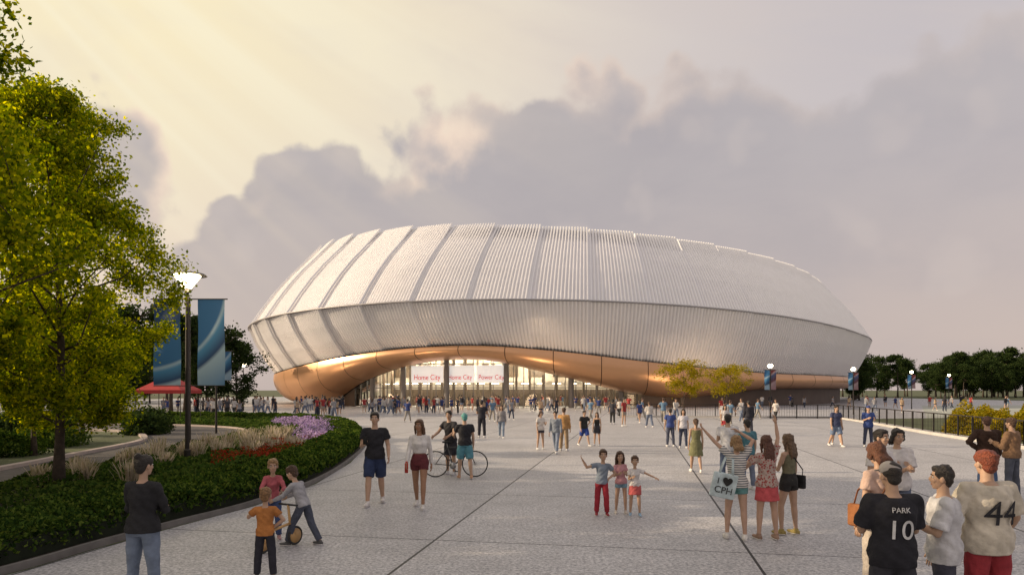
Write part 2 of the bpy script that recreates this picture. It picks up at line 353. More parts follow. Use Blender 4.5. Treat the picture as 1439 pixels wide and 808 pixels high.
# ------------------------------------------------------------ trees
mbark=pmat('bark',(.07,.052,.04),.95,var=.4,scale=9,bump=.8,bscale=30)
def treemeshes(name,H,R,base,nl,ls,mat,prof,seed,nlimb=34,clump=.35,trunk_r=None,up=.7,nsub=4,flatc=.75):
    r=np.random.default_rng(seed); mb=MB(); tr=trunk_r or H*.018
    ph=r.uniform(0,6,2); tp=[np.array([.02*H*math.sin(ph[0]+i*.6)*(i/8),.02*H*math.sin(ph[1]+i*.5)*(i/8),H*.97*i/8]) for i in range(9)]
    mb.tube(tp,[tr*(1.35 if i==0 else 1)*(1-i/8.6) for i in range(9)],0,10)
    C=[];S=[]
    for k in range(nlimb):
        f=(k+r.uniform(0,.8))/nlimb; z=base+(H*.97-base)*f**1.05
        i=min(7,int(z/(H*.97)*8)); q=z/(H*.97)*8-i; p=tp[i]*(1-q)+tp[i+1]*q
        a=k*2.4+r.normal()*.3; L=R*prof(f)*r.uniform(.6,1.18)
        e=np.array([math.cos(a),math.sin(a),0]); pe=p+e*L+np.array([0,0,L*up*r.uniform(.4,1.1)])
        pm=(p+pe)/2+np.array([0,0,-.05*L])+r.normal(size=3)*.05*L
        mb.tube([p,pm,pe],[tr*.35*(1-f*.6),tr*.22*(1-f*.6),tr*.06],0,6)
        for j in range(nsub):
            t=r.uniform(.3,1); b=p+(pe-p)*t; d=norm(r.normal(size=3)+e*.8+np.array([0,0,.3]))*L*r.uniform(.2,.5)
            mb.tube([b,b+d],[tr*.1,tr*.03],0,4)
            for u in (.4,.75,1.): C.append(b+d*u); S.append(clump*r.uniform(.45,1.1))
        C.append(pe); S.append(clump*r.uniform(.5,1.1))
    C=np.array(C);S=np.array(S); wgt=S**2/np.sum(S**2); idx=r.choice(len(C),nl,p=wgt)
    g=r.normal(size=(nl,3)); g*=np.array([1,1,flatc]); P=C[idx]+g*S[idx][:,None]*.52
    P=P[P[:,2]>base*.55]
    V=leafquads(P,ls)
    return mb.mesh(name+'_trunk',[mbark]),fastquads(name+'_foliage',V,[mat])
def placetree(name,ms,loc,s=1,rz=0):
    t=bpy.data.objects.new(name,ms[0]); t.location=loc; t.scale=(s,s,s); t.rotation_euler[2]=rz; col.objects.link(t)
    l=bpy.data.objects.new('foliage',ms[1]); l.parent=t; col.objects.link(l); return t
mgk=leafmat('ginkgo_leaf',[(.05,.08,.008),(.12,.16,.01),(.26,.28,.014),(.46,.42,.025)],.6,2.0)
mdk=leafmat('dark_leaf',[(.014,.028,.012),(.035,.055,.018),(.06,.085,.025)],.3)
pr=lambda f:(.6+1.5*f) if f<.28 else 1.0*(1-((f-.28)/.72))**.62+.10
gk=treemeshes('ginkgo',8.9,2.5,1.3,95000,.043,mgk,pr,3,nlimb=50,clump=.36,trunk_r=.11,up=.75,nsub=5)
placetree('ginkgo_or_shade_tree',gk,(-10.1,15.2,.05),1,.4)
gk2=treemeshes('ginkgo_and_shade',10,2.8,1.6,24000,.09,mgk,pr,5,nlimb=44,clump=.46,trunk_r=.14,up=.7)
gk3=treemeshes('ginkgo_c',8.6,2.5,2.2,60000,.05,mgk,pr,8,nlimb=44,clump=.36,trunk_r=.12,up=.7)
placetree('ginkgo_or_shade_tree',gk3,(-9.45,10.6,0),1,1.0)
for i,(x,y,s) in enumerate([(-16.8,24,.62),(-19.5,31,.62),(-20,18.5,.72),(-19,13,.76),(-24,16,.82),(-23,9,.92),(-25,21,.82),(-30,17,.9),(-20,4,1.0),(-31,11,1.05),(-28,5,1.15),(-36,20,1.0),(-24,-2,1.2)]):  # mostly unseen trees, added left of the view to shade the foreground plaza
    placetree('ginkgo_or_shade_tree',gk2,(x,y,.0),s,i*1.7)
rd=lambda f:math.sqrt(max(.05,1-(2*f-.9)**2*.85))
dt=[treemeshes('broadleaf',11,3.6,2.2,7000,.2,mdk,rd,20+i,nlimb=26,clump=1.0,up=.5) for i in range(2)]
dp=treemeshes('pine',12,3.8,6.0,6000,.2,mdk,lambda f:.95*math.sqrt(max(.05,1-f*.85)),31,nlimb=16,clump=.9,up=.2,flatc=.45)
tl=empty('distant_treeline')
def dtree(x,y,s,k):
    t=placetree('tree',(dt+[dp])[k%3],(x,y,0),s,random.random()*6); t.parent=tl
for i in range(50):
    x=random.uniform(88,330); y=random.uniform(185,260); dtree(x,y,random.uniform(.7,1.35),random.choice([0,1,2,2]))
for i in range(52):
    x=random.uniform(104,185); y=random.uniform(190,250); dtree(x,y,random.uniform(.5,1.3),random.choice([0,1,2,2,2]))
for i in range(34):
    dtree(random.uniform(-100,-56),random.uniform(105,150),random.uniform(.7,1.0),i)
for i,(x,y,s) in enumerate([(-40,84,.85),(-43,90,.95),(-48,95,1.0),(-54,92,.95),(-46,78,.85),(-34.5,72,.8),(-55,80,.9),(-28.6,64,.8),(-31,62,.85),(-26.6,66,.62),(-35,60,.85),(-39,58,.8),(-44,66,.85)]): dtree(x,y,s,i)
for i in range(40): dtree(random.uniform(-350,-120),random.uniform(160,260),random.uniform(1,1.5),i)
for i in range(14):
    dtree(75+i*2.4+random.random()*2,150+i*5,random.uniform(.6,1.0),i)
ye=treemeshes('yellow_tree',4.6,2.0,1.9,4600,.075,myel,rd,41,nlimb=22,clump=.42,up=.6,trunk_r=.06)
placetree('yellow_autumn_tree',ye,(14.1,56,0),.94,0); placetree('yellow_autumn_tree',ye,(18.6,59,0),.90,2)
def shrub(name,x,y,r,h,mat,n=5000,ls=.07):
    g=rng.normal(size=(n,3)); g/=np.linalg.norm(g,axis=1)[:,None]; g*=(rng.random(n)**.25)[:,None]; g[:,2]=np.abs(g[:,2])
    k=1+.25*np.sin(g[:,0]*7)*np.sin(g[:,1]*6+g[:,2]*5)
    P=g*np.array([r,r,h])*k[:,None]
    ob=bpy.data.objects.new(name,fastquads(name,leafquads(P,ls),[mat])); ob.location=(x,y,0.02); col.objects.link(ob)
for (x,y,r,h) in [(23.5,35,1.3,1.5),(25.3,36,1.2,1.3),(22.9,31.5,1.,1.2),(23.2,27.2,1.3,1.3),(25,30,1.2,1.4),(21.6,23.5,1.2,1.2),(25.5,33,1.3,1.7)]: shrub('yellow_shrub',x,y,r,h,myel)
for i in range(16): shrub('green_shrub',-19-i*1.1+rng.normal()*.5,34+rng.normal()*4-i*.2,1.1,rng.uniform(.8,1.5),mdk,2500,.09)
for (x,y) in [(-17,12),(-17.5,16),(-17,20),(-18,24),(-19,28)]: shrub('green_shrub',x,y,1.3,.9,mh,5000,.06)

# ------------------------------------------------------------ arena
ea=(.537,.843); eb=(-.843,.537)
def ring(s,k,dk=0):
    c,q=math.cos(s),math.sin(s)
    return np.array([16+k*(75.1*c*ea[0]+55.5*q*eb[0]),150+k*(75.1*c*ea[1]+55.5*q*eb[1])])
D=math.degrees
ZS=[(0,4.6),(140,4.6),(150,4.8),(160,5.1),(170,5.8),(180,6.7),(190,7.5),(200,7.8),(210,7.15),(220,6.1),(230,5.2),(240,4.7),(250,4.6),(360,4.6)]
ZB=[(0,2.5),(130,1.2),(145,.1),(165,.1),(172,1.2),(180,3.6),(190,5.7),(200,6.1),(210,4.2),(220,1.95),(228,1.3),(236,2.0),(244,2.5),(360,2.5)]
KB=[(0,.905),(130,.89),(145,.86),(165,.86),(175,.885),(190,.90),(215,.90),(230,.895),(244,.915),(360,.905)]
def itp(T,s):
    s=D(s)%360
    xs=[a for a,_ in T]; ys=[b for _,b in T]
    i=max(0,min(len(xs)-2,int(np.searchsorted(xs,s)-1)))
    f=(s-xs[i])/(xs[i+1]-xs[i])
    m=lambda j:0 if j<=0 or j>=len(xs)-1 else (ys[j+1]-ys[j-1])/(xs[j+1]-xs[j-1])
    h=xs[i+1]-xs[i]
    return (2*f**3-3*f*f+1)*ys[i]+(f**3-2*f*f+f)*h*m(i)+(-2*f**3+3*f*f)*ys[i+1]+(f**3-f*f)*h*m(i+1)
arena=empty('arena_stadium')
mfin=pmat('white_fin_metal',(.90,.89,.90),.30,metal=.12,var=.02,scale=.5)
mskin=pmat('silver_facade_panel',(.74,.73,.75),.35,metal=.2,var=.04,scale=.3)
mcop=pmat('bronze_panel',(.66,.38,.21),.36,metal=.8,var=.07,scale=.15)
mdark=pmat('dark_seam',(.03,.025,.022),.8)
ztop=lambda p:23.9-.035*p[0]
def zfold(s):
    x=ring(s,1)[0]; return 12.8-1.2*min(1.2,(x/52)**2)
NF=832; G=16
def prof(s,off):
    rows=[]
    zs=itp(ZS,s); zf=zfold(s)
    for t in (0,.33,.66,1): rows.append((ring(s,.94+.06*t+.006*math.sin(math.pi*t)+off),zs+(zf-zs)*t))
    up=[]
    pt=ring(s,.85)
    zt=ztop(pt)
    for t in (0,.2,.4,.6,.8,1): up.append((ring(s,1.0-.15*t+.012*math.sin(math.pi*t)+off),zf+.15+(zt-zf-.15)*t))
    return rows,up
ms_=MB(); mf=MB()
V=[];F=[];VF=[];FF=[]
def addfin(rows,tx,ty,nx,ny,wd,dep,ext,slant):
    o=len(VF); n=len(rows)
    for r_,(p,z) in enumerate(rows):
        zz=z+(ext if r_==n-1 else 0)
        for (a,b) in ((-wd/2,0),(-wd*.22,dep),(wd*.22,dep),(wd/2,0)):
            VF.append((p[0]+tx*a+nx*b,p[1]+ty*a+ny*b,zz+(.25*b if slant else -.1*b)))
    for r_ in range(n-1):
        for k in range(3): FF.append((o+4*r_+k,o+4*r_+k+1,o+4*r_+5+k,o+4*r_+4+k))
    FF.append((o+4*(n-1),o+4*(n-1)+1,o+4*(n-1)+2,o+4*(n-1)+3)); FF.append((o+3,o+2,o+1,o))
prevb=None
for i in range(NF):
    s0=2*math.pi*i/NF; s1=2*math.pi*(i+1)/NF; g=(i%G)/G; dg_=D(s0)
    amp=.0075 if 95<dg_<180 else (.0075-(dg_-180)/45*.0055 if 180<=dg_<225 else .002)
    off0=-amp*(1-g); off1=-amp*(1-g-1/G)
    a=prof(s0,off0); b=prof(s1,off1)
    for q in (0,1):
        o=len(V); n=len(a[q])
        for r_ in range(n):
            V.append((*a[q][r_][0],a[q][r_][1])); V.append((*b[q][r_][0],b[q][r_][1]))
        for r_ in range(n-1): F.append((o+2*r_,o+2*r_+1,o+2*r_+3,o+2*r_+2))
        if prevb is not None and i%G==0:
            o=len(V)
            for r_ in range(n):
                V.append((*prevb[q][r_][0],prevb[q][r_][1])); V.append((*a[q][r_][0],a[q][r_][1]))
            for r_ in range(n-1): F.append((o+2*r_,o+2*r_+1,o+2*r_+3,o+2*r_+2))
    prevb=b
    t=norm(ring(s1,1)-ring(s0,1)); nx,ny=t[1],-t[0]
    addfin(a[0],t[0],t[1],nx,ny,.26,.22,0,False)
    addfin(a[1],t[0],t[1],nx,ny,.26,.22,.22+.2*g,True)
ms_.add(V,F); ms_.obj('facade_panels',[mskin],False,parent=arena)
mf.add(VF,FF); mf.obj('facade_fins',[mfin],False,parent=arena)
mb=MB(); S=np.linspace(0,2*math.pi,241)
def band(mb,fa,fb,m=0,Sx=None):
    Sx=S if Sx is None else Sx
    V=[];F=[]
    for s in Sx:
        p,z=fa(s); V.append((*p,z)); p,z=fb(s); V.append((*p,z))
    for i in range(len(Sx)-1): F.append((2*i,2*i+1,2*i+3,2*i+2))
    mb.add(V,F,m)
band(mb,lambda s:(ring(s,1.004),zfold(s)+.02),lambda s:(ring(s,1.004),zfold(s)+.13)); band(mb,lambda s:(ring(s,1.004),zfold(s)+.13),lambda s:(ring(s,.985),zfold(s)+.13)); band(mb,lambda s:(ring(s,1.004),zfold(s)+.02),lambda s:(ring(s,.985),zfold(s)+.02))
mb.obj('fold_ledge',[pmat('ledge_metal',(.35,.34,.35),.5,metal=.4)],False,parent=arena)
mb=MB(); band(mb,lambda s:(ring(s,.835),ztop(ring(s,.85))-.05),lambda s:(ring(s,.6),ztop(ring(s,.85))+.1)); band(mb,lambda s:(ring(s,.6),ztop(ring(s,.85))+.1),lambda s:(ring(s,.01),24.3))
mb.obj('roof',[pmat('roof_membrane',(.6,.6,.6),.7)],True,parent=arena)
mb=MB(); NP=60
for i in range(NP):
    s0=2*math.pi*i/NP+.0008; s1=2*math.pi*(i+1)/NP-.0008
    nn=7; V=[];F=[]
    for a in range(nn):
        s=s0+(s1-s0)*a/(nn-1); zs=itp(ZS,s)-.05; zb=itp(ZB,s); kb=itp(KB,s)
        for r_ in range(10):
            t=r_/9; k=.946+(kb-.946)*(t**1.5); z=zs+(zb-zs)*(math.sin(t*math.pi/2)**1.0)
            k+=.012*math.sin(math.pi*t)
            V.append((*ring(s,k),z))
    for a in range(nn-1):
        for r_ in range(9): F.append((a*10+r_,a*10+r_+1,a*10+11+r_,a*10+10+r_))
    mb.add(V,F)
mb.obj('bronze_belt',[mcop],True,parent=arena)
mb=MB()
band(mb,lambda s:(ring(s,.945),itp(ZS,s)+.1),lambda s:(ring(s,.90),itp(ZS,s)+.1))
band(mb,lambda s:(ring(s,.936),itp(ZS,s)+.05),lambda s:(ring(s,itp(KB,s)-.006),itp(ZB,s)+.04))
mb.obj('belt_backing',[mdark],True,parent=arena)
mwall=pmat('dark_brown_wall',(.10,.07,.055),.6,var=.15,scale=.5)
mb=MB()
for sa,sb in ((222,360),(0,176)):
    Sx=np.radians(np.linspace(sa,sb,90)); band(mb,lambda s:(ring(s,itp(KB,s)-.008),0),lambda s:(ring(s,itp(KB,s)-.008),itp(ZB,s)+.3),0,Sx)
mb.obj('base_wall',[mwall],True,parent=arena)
Se=np.radians(np.linspace(172,228,60))
mwhite=pmat('white_interior_wall',(.74,.68,.60),.6,var=.12,scale=.6)
mb=MB()
band(mb,lambda s:(ring(s,.905),7.05),lambda s:(ring(s,.70),7.05),0,Se)
band(mb,lambda s:(ring(s,.76),0),lambda s:(ring(s,.76),7.05),0,Se)
band(mb,lambda s:(ring(s,.80),3.55),lambda s:(ring(s,.76),3.55),0,Se)
band(mb,lambda s:(ring(s,.80),3.25),lambda s:(ring(s,.76),3.25),0,Se)
band(mb,lambda s:(ring(s,.80),3.25),lambda s:(ring(s,.80),3.55),0,Se)
for sE in (172,228):
    s=math.radians(sE); p=ring(s,.9); q=ring(s,.76); mb.add([(*p,0),(*q,0),(*q,7.05),(*p,7.05)],[(0,1,2,3)])
mb.obj('entrance_hall_interior',[mwhite],True,parent=arena)
mb=MB()
for i in range(24):
    s=math.radians(175+i*2.15); p=ring(s,.762); q=ring(s+.001,.762); t=norm(q-p); a=math.atan2(t[1],t[0])
    mb.box((p[0],p[1],1.2),(1.7,.15,2.4),0,a)
    if i%2==0: mb.box((p[0],p[1],5.1),(1.9,.15,1.9),0,a)
    p=ring(s,.815); mb.box((p[0],p[1],3.5),(.3,.3,7),0,a)
mb.obj('hall_doors_and_posts',[pmat('hall_door_dark',(.16,.12,.09),.4)],False,parent=arena)
mlit=pmat('lit_panel',(1,.9,.75),.5,emis=(1,.84,.62),estr=14)
mb=MB()
for i in range(20):
    s=math.radians(174+i*2.7)
    for k in (.80,.855):
        p=ring(s,k); q=ring(s+.001,k); t=norm(q-p); mb.box((p[0],p[1],6.98),(1.1,.5,.06),0,math.atan2(t[1],t[0]))
    p=ring(s,.78); q=ring(s+.001,.78); t=norm(q-p); mb.box((p[0],p[1],3.19),(1.1,.5,.06),0,math.atan2(t[1],t[0]))
mb.obj('ceiling_lights',[mlit],False,parent=arena)
m=bpy.data.materials.new('clear_glass'); m.use_nodes=True; gnt=m.node_tree; gnt.nodes.clear()
tr=gnt.nodes.new('ShaderNodeBsdfTransparent'); tr.inputs[0].default_value=(.84,.88,.88,1); gl=gnt.nodes.new('ShaderNodeBsdfGlossy'); gl.inputs['Roughness'].default_value=.02
fr=gnt.nodes.new('ShaderNodeFresnel'); fr.inputs[0].default_value=1.45; mx=gnt.nodes.new('ShaderNodeMixShader'); oo=gnt.nodes.new('ShaderNodeOutputMaterial')
gnt.links.new(fr.outputs[0],mx.inputs[0]); gnt.links.new(tr.outputs[0],mx.inputs[1]); gnt.links.new(gl.outputs[0],mx.inputs[2]); gnt.links.new(mx.outputs[0],oo.inputs[0]); mglass=m
mb=MB(); Sg=np.radians(np.linspace(174,226,36)); band(mb,lambda s:(ring(s,.872),.05),lambda s:(ring(s,.872),7.0),0,Sg); mb.obj('entrance_glass',[mglass],False,parent=arena)
mb=MB(); mcolm=pmat('column_grey',(.16,.15,.145),.5)
for s in Sg:
    p=ring(s,.873); mb.box((p[0],p[1],3.5),(.10,.16,7.0),0,0)
for zz in (2.6,5.75):
    for i in range(35):
        p=ring(Sg[i],.873); q=ring(Sg[i+1],.873); t=q-p; c=(p+q)/2; mb.box((c[0],c[1],zz),(np.linalg.norm(t),.1,.1),0,math.atan2(t[1],t[0]))
for sg in (181,187,194.2,203,212,219):
    p=ring(math.radians(sg),.888); mb.tube([(p[0],p[1],0),(p[0],p[1],7.3)],[.36,.36],0,16)
mb.obj('mullions_and_columns',[mcolm],False,parent=arena)
mscr=pmat('white_sign_panel',(.85,.85,.85),.4,emis=(1,.96,.92),estr=.45)
mredt=pmat('red_lettering',(.5,.01,.02),.5,emis=(.7,.01,.02),estr=.3)
def textmesh(body,size,mat,ext=.01):
    cu=bpy.data.curves.new('t','FONT'); cu.body=body; cu.size=size; cu.extrude=ext; cu.align_x='CENTER'; cu.align_y='CENTER'
    o=bpy.data.objects.new('t',cu); col.objects.link(o); dg=bpy.context.evaluated_depsgraph_get()
    me=bpy.data.meshes.new_from_object(o.evaluated_get(dg)); bpy.data.objects.remove(o); me.materials.clear(); me.materials.append(mat); return me
for sg,w_,tx in ((190.6,4.6,'Home City'),(195.9,3.9,'Home City'),(200.6,3.9,'Power City')):
    s=math.radians(sg); p=ring(s,.878); q=ring(s+.01,.878); t=norm(q-p); a=math.atan2(t[1],t[0])
    mb=MB(); mb.box((0,0,0),(w_,.1,2.2)); o=mb.obj('sign_panel',[mscr],False,parent=arena,loc=(p[0],p[1],4.4),rz=a)
    me=textmesh(tx,.86*w_/4.6,mredt); me.transform(Matrix.Scale(1.2,4,(0,1,0))); tt=bpy.data.objects.new('sign_lettering',me); tt.location=(p[0]+.09*t[1],p[1]-.09*t[0],3.95); tt.rotation_euler=(math.radians(90),0,a); tt.parent=arena; col.objects.link(tt)
for sg in (180,189,198,207,217):
    s=math.radians(sg); p=ring(s,.82); L=bpy.data.lights.new('hall_light','POINT'); L.energy=1250; L.color=(1,.84,.62); L.shadow_soft_size=.5; o=bpy.data.objects.new('hall_light',L); o.location=(p[0],p[1],5.9); o.parent=arena; col.objects.link(o)
for sg in (156,174,192,210,228):
    s=math.radians(sg); p=ring(s,1.05); L=bpy.data.lights.new('uplight','SPOT'); L.energy=2300; L.color=(1,.70,.42); L.spot_size=math.radians(120); L.spot_blend=1; L.shadow_soft_size=1.6
    o=bpy.data.objects.new('uplight',L); o.location=(p[0],p[1],.15); d=Vector((*(ring(s,.90)-p),3.6)); o.rotation_euler=d.to_track_quat('-Z','Y').to_euler(); o.parent=arena; col.objects.link(o)

# ------------------------------------------------------------ street furniture
mpole=pmat('dark_pole_metal',(.035,.03,.028),.45,metal=.5)
mlamp=pmat('lamp_glow',(1,.9,.7),.5,emis=(1,.82,.5),estr=22)
def lamp(x,y,h,s=1,power=150):
    e=empty('street_lamp',(x,y,0)); mb=MB()
    mb.tube([(0,0,0),(0,0,.5),(0,0,.52),(0,0,h-.45)],[.095*s,.095*s,.065*s,.05*s],0,14)
    mb.tube([(0,0,h-.5),(0,0,h-.42),(0,0,h-.40)],[.06*s,.13*s,.14*s],0,16)
    mb.tube([(0,0,h+.0),(0,0,h+.05),(0,0,h+.09)],[.56*s,.50*s,.12*s],0,32)
    for a in range(4):
        c,q=math.cos(a*1.571+.4),math.sin(a*1.571+.4); mb.tube([(c*.12*s,q*.12*s,h-.42),(c*.30*s,q*.30*s,h+.01)],[.012,.012],0,6)
    mb.obj('post_and_cap',[mpole],False,parent=e)
    mb=MB(); mb.tube([(0,0,h-.39),(0,0,h-.2),(0,0,h-.01)],[.12*s,.24*s,.38*s],0,24); mb.obj('lamp_glass',[mlamp],True,parent=e)
    if power:
        L=bpy.data.lights.new('lamp_bulb','POINT'); L.energy=power; L.color=(1,.8,.5); L.shadow_soft_size=.2; o=bpy.data.objects.new('lamp_bulb',L); o.location=(0,0,h-.55); o.parent=e; col.objects.link(o)
lamp(-9.8,20.6,5.75,1,140)
lamp(-29.5,75,5.2,.8,0)
def bannermat(name,a,b,c,d):
    m,nt,p=newmat(name); L=nt.links; tc=nt.nodes.new('ShaderNodeTexCoord')
    def dst(v):
        n=nt.nodes.new('ShaderNodeVectorMath'); n.operation='DISTANCE'; L.new(tc.outputs['Object'],n.inputs[0]); n.inputs[1].default_value=v; return n.outputs['Value']
    r=nt.nodes.new('ShaderNodeValToRGB'); e=r.color_ramp.elements
    for i in range(6): e.new(.5)
    for i,(q,cc) in enumerate(((0,a),(.18,b),(.40,b),(.43,c),(.47,d),(.60,a),(.64,c),(1,b))): e[i].position=q; e[i].color=tuple(cc)[:3]+(1,)
    mp=nt.nodes.new('ShaderNodeMapRange'); mp.inputs[1].default_value=1.6; mp.inputs[2].default_value=4.6; L.new(dst((-1.6,0,5.9)),mp.inputs[0])
    L.new(mp.outputs[0],r.inputs[0]); L.new(r.outputs[0],p.inputs['Base Color']); p.inputs['Roughness'].default_value=.6; return m
mbl=bannermat('blue_banner_cloth',(.012,.045,.13),(.025,.12,.28),(.28,.40,.50),(.05,.20,.38)); mrd=bannermat('red_banner_cloth',(.08,.02,.03),(.15,.03,.035),(.30,.22,.25),(.03,.06,.16))
def banner_pole(x,y,h,bw,bh,mats,gap=.2,s=1,lampon=False):
    e=empty('banner_pole',(x,y,0)); mb=MB(); mb.tube([(0,0,0),(0,0,h)],[.06*s,.045*s],0,12)
    wd=gap+bw; mb.tube([(-wd-.1,0,h-.06),(wd+.1,0,h-.06)],[.022*s]*2,0,8); mb.tube([(-wd,0,h-.1-bh),(wd,0,h-.1-bh)],[.015*s]*2,0,8)
    mb.obj('pole',[mpole],False,parent=e)
    for sgn,mt in ((-1,mats[0]),(1,mats[1])):
        V=[];F=[]; nu,nv=8,16
        for j in range(nv+1):
            for i in range(nu+1):
                u=i/nu;v=j/nv; V.append((sgn*(gap+bw*u) if sgn>0 else -(gap+bw*(1-u)),.05*math.sin(u*4+v*5)*math.sin(v*3.14),h-.08-bh*v))
        for j in range(nv):
            for i in range(nu): a=j*(nu+1)+i; F.append((a,a+nu+1,a+nu+2,a+1))
        mb=MB(); mb.add(V,F); mb.obj('banner_cloth',[mt],True,parent=e)
    if lampon:
        mb=MB(); mb.ell((0,0,h+.25),(.2,.2,.16),0); mb.obj('lamp_globe',[mlamp],True,parent=e)
banner_pole(-11.35,24,5.55,.95,3.0,(mbl,mbl),.3)
banner_pole(-15.6,36,4.4,.7,1.5,(mbl,mbl),.1)
for (x,y,h,s) in ((21,55.5,4.0,1),(32,64,4.0,1),(48,82,4.2,1),(64,100,4.2,1)):
    banner_pole(x,y,h,.42,1.6,(mbl,mrd),.05,1,True)
def tent(x,y):
    e=empty('red_canopy_tent',(x,y,0)); mb=MB(); mb.add([(-1.6,-1.6,2.3),(1.6,-1.6,2.3),(1.6,1.6,2.3),(-1.6,1.6,2.3),(0,0,3.4)],[(0,1,4),(1,2,4),(2,3,4),(3,0,4)])
    for a,b in (((-1.6,-1.6),(1.6,-1.6)),((1.6,-1.6),(1.6,1.6)),((1.6,1.6),(-1.6,1.6)),((-1.6,1.6),(-1.6,-1.6))): mb.add([(*a,2.05),(*b,2.05),(*b,2.3),(*a,2.3)],[(0,1,2,3)])
    mb.obj('canopy',[pmat('red_canvas',(.38,.025,.025),.7)],False,parent=e); mb=MB()
    for a in ((-1.55,-1.55),(1.55,-1.55),(1.55,1.55),(-1.55,1.55)): mb.tube([(*a,0),(*a,2.3)],[.03,.03],0,8)
    mb.obj('legs',[mpole],False,parent=e)
tent(-24.6,49)
def fence(pts,h=1.1,st=1.5):
    mb=MB()
    for (x0,y0),(x1,y1) in zip(pts[:-1],pts[1:]):
        L=math.hypot(x1-x0,y1-y0); n=max(1,int(L/st))
        for i in range(n+1):
            f=i/n; mb.box((x0+(x1-x0)*f,y0+(y1-y0)*f,h/2),(.06,.06,h))
        a=math.atan2(y1-y0,x1-x0); c=((x0+x1)/2,(y0+y1)/2)
        for z_ in (h,.12): mb.box((*c,z_),(L,.05,.05),0,a)
        nb=int(L/.2)
        for i in range(nb):
            f=(i+.5)/nb; mb.box((x0+(x1-x0)*f,y0+(y1-y0)*f,h/2+.05),(.012,.012,h-.1))
    return mb.obj('metal_fence',[mpole],False)
fence([(9,58),(26.3,55),(19.9,26.5),(19.2,18)])
mconc=pmat('pale_concrete',(.5,.48,.46),.8,var=.12,scale=1)
kerb('fence_kerb',np.array([(9,58.2),(20,56.3),(26.5,55.2),(24.5,46),(22,36),(20.1,26.5),(19.4,18)]),.5,.14,mconc)
sheet('pale_field',[(34,56),(120,70),(180,120),(60,100)],.012,pmat('pale_field_turf',(.36,.38,.34),.8,var=.15,scale=.2))

# ------------------------------------------------------------ people
_mc={}
def cmat(c,kind='cloth'):
    key=(tuple(round(q,3) for q in c[:3]),kind)
    if key in _mc: return _mc[key]
    if kind=='cloth': m=pmat('cloth',c,.85,var=.22,scale=9,bump=.9,bscale=16,spec=.25)
    elif kind=='skin': m=pmat('skin',tuple(q*k for q,k in zip(c,(.88,.92,.95))),.5,var=.08,scale=14,spec=.35)
    elif kind=='hair': m=pmat('hair',c,.5,var=.45,scale=45,bump=.9,bscale=90)
    elif kind=='stripe':
        m,nt,p=newmat('striped_cloth'); tc=nt.nodes.new('ShaderNodeTexCoord'); wv=nt.nodes.new('ShaderNodeTexWave'); wv.bands_direction='Z'; wv.inputs['Scale'].default_value=9; nt.links.new(tc.outputs['Object'],wv.inputs[0])
        r=nt.nodes.new('ShaderNodeValToRGB'); r.color_ramp.elements[0].position=.35; r.color_ramp.elements[1].position=.42; r.color_ramp.elements[0].color=(.08,.09,.12,1); r.color_ramp.elements[1].color=(.68,.66,.62,1); nt.links.new(wv.outputs['Fac'],r.inputs[0]); nt.links.new(r.outputs[0],p.inputs['Base Color']); p.inputs['Roughness'].default_value=.85
    elif kind=='pattern':
        m,nt,p=newmat('patterned_cloth'); tc=nt.nodes.new('ShaderNodeTexCoord'); vo=nt.nodes.new('ShaderNodeTexVoronoi'); vo.inputs['Scale'].default_value=28; nt.links.new(tc.outputs['Object'],vo.inputs[0])
        r=nt.nodes.new('ShaderNodeValToRGB'); r.color_ramp.elements[0].position=.3; r.color_ramp.elements[1].position=.5; r.color_ramp.elements[0].color=tuple(c)[:3]+(1,); r.color_ramp.elements[1].color=(.42,.33,.29,1); nt.links.new(vo.outputs['Distance'],r.inputs[0]); nt.links.new(r.outputs[0],p.inputs['Base Color']); p.inputs['Roughness'].default_value=.85
    _mc[key]=m; return m
STAND=dict(L=(2,2,4),R=(-2,2,5)); STAND2=dict(L=(10,14,5),R=(-3,1,4))
WALK=dict(L=(22,6,1),R=(-16,16,1))
HANG=((.16,.02,-1),(.06,.22,-1)); HANGB=((.16,-.3,-1),(.06,-.05,-1)); HANGF=((.14,.35,-1),(.05,.7,-1))
FOLD=((.22,.3,-1),(-.95,.55,.12)); PHONE=((.15,.3,-1),(-.35,.85,.35)); HIP=((.7,-.15,-.8),(-.75,.25,-.55))
UP=((.35,.15,1),(.05,.1,1)); WAVE=((.85,.1,-.2),(.5,.2,.85)); OUT=((.9,.2,-.2),(.8,.4,.1)); LOW=((.3,.5,-.8),(-.1,.8,-.35))
PM=[(-.08,.13,.10),(-.03,.158,.115),(.03,.163,.118),(.10,.150,.108),(.18,.138,.100),(.28,.150,.110),(.38,.166,.120),(.45,.160,.106),(.50,.110,.085),(.53,.062,.064)]
PF=[(-.08,.13,.10),(-.03,.168,.120),(.03,.168,.120),(.10,.145,.102),(.18,.116,.088),(.28,.130,.098),(.36,.142,.118),(.44,.135,.092),(.49,.092,.074),(.53,.052,.056)]
def rotm(yaw,pitch,roll=0):
    return np.array(Matrix.Rotation(math.radians(-yaw),3,'Z')@Matrix.Rotation(math.radians(-pitch),3,'X')@Matrix.Rotation(math.radians(roll),3,'Y'))
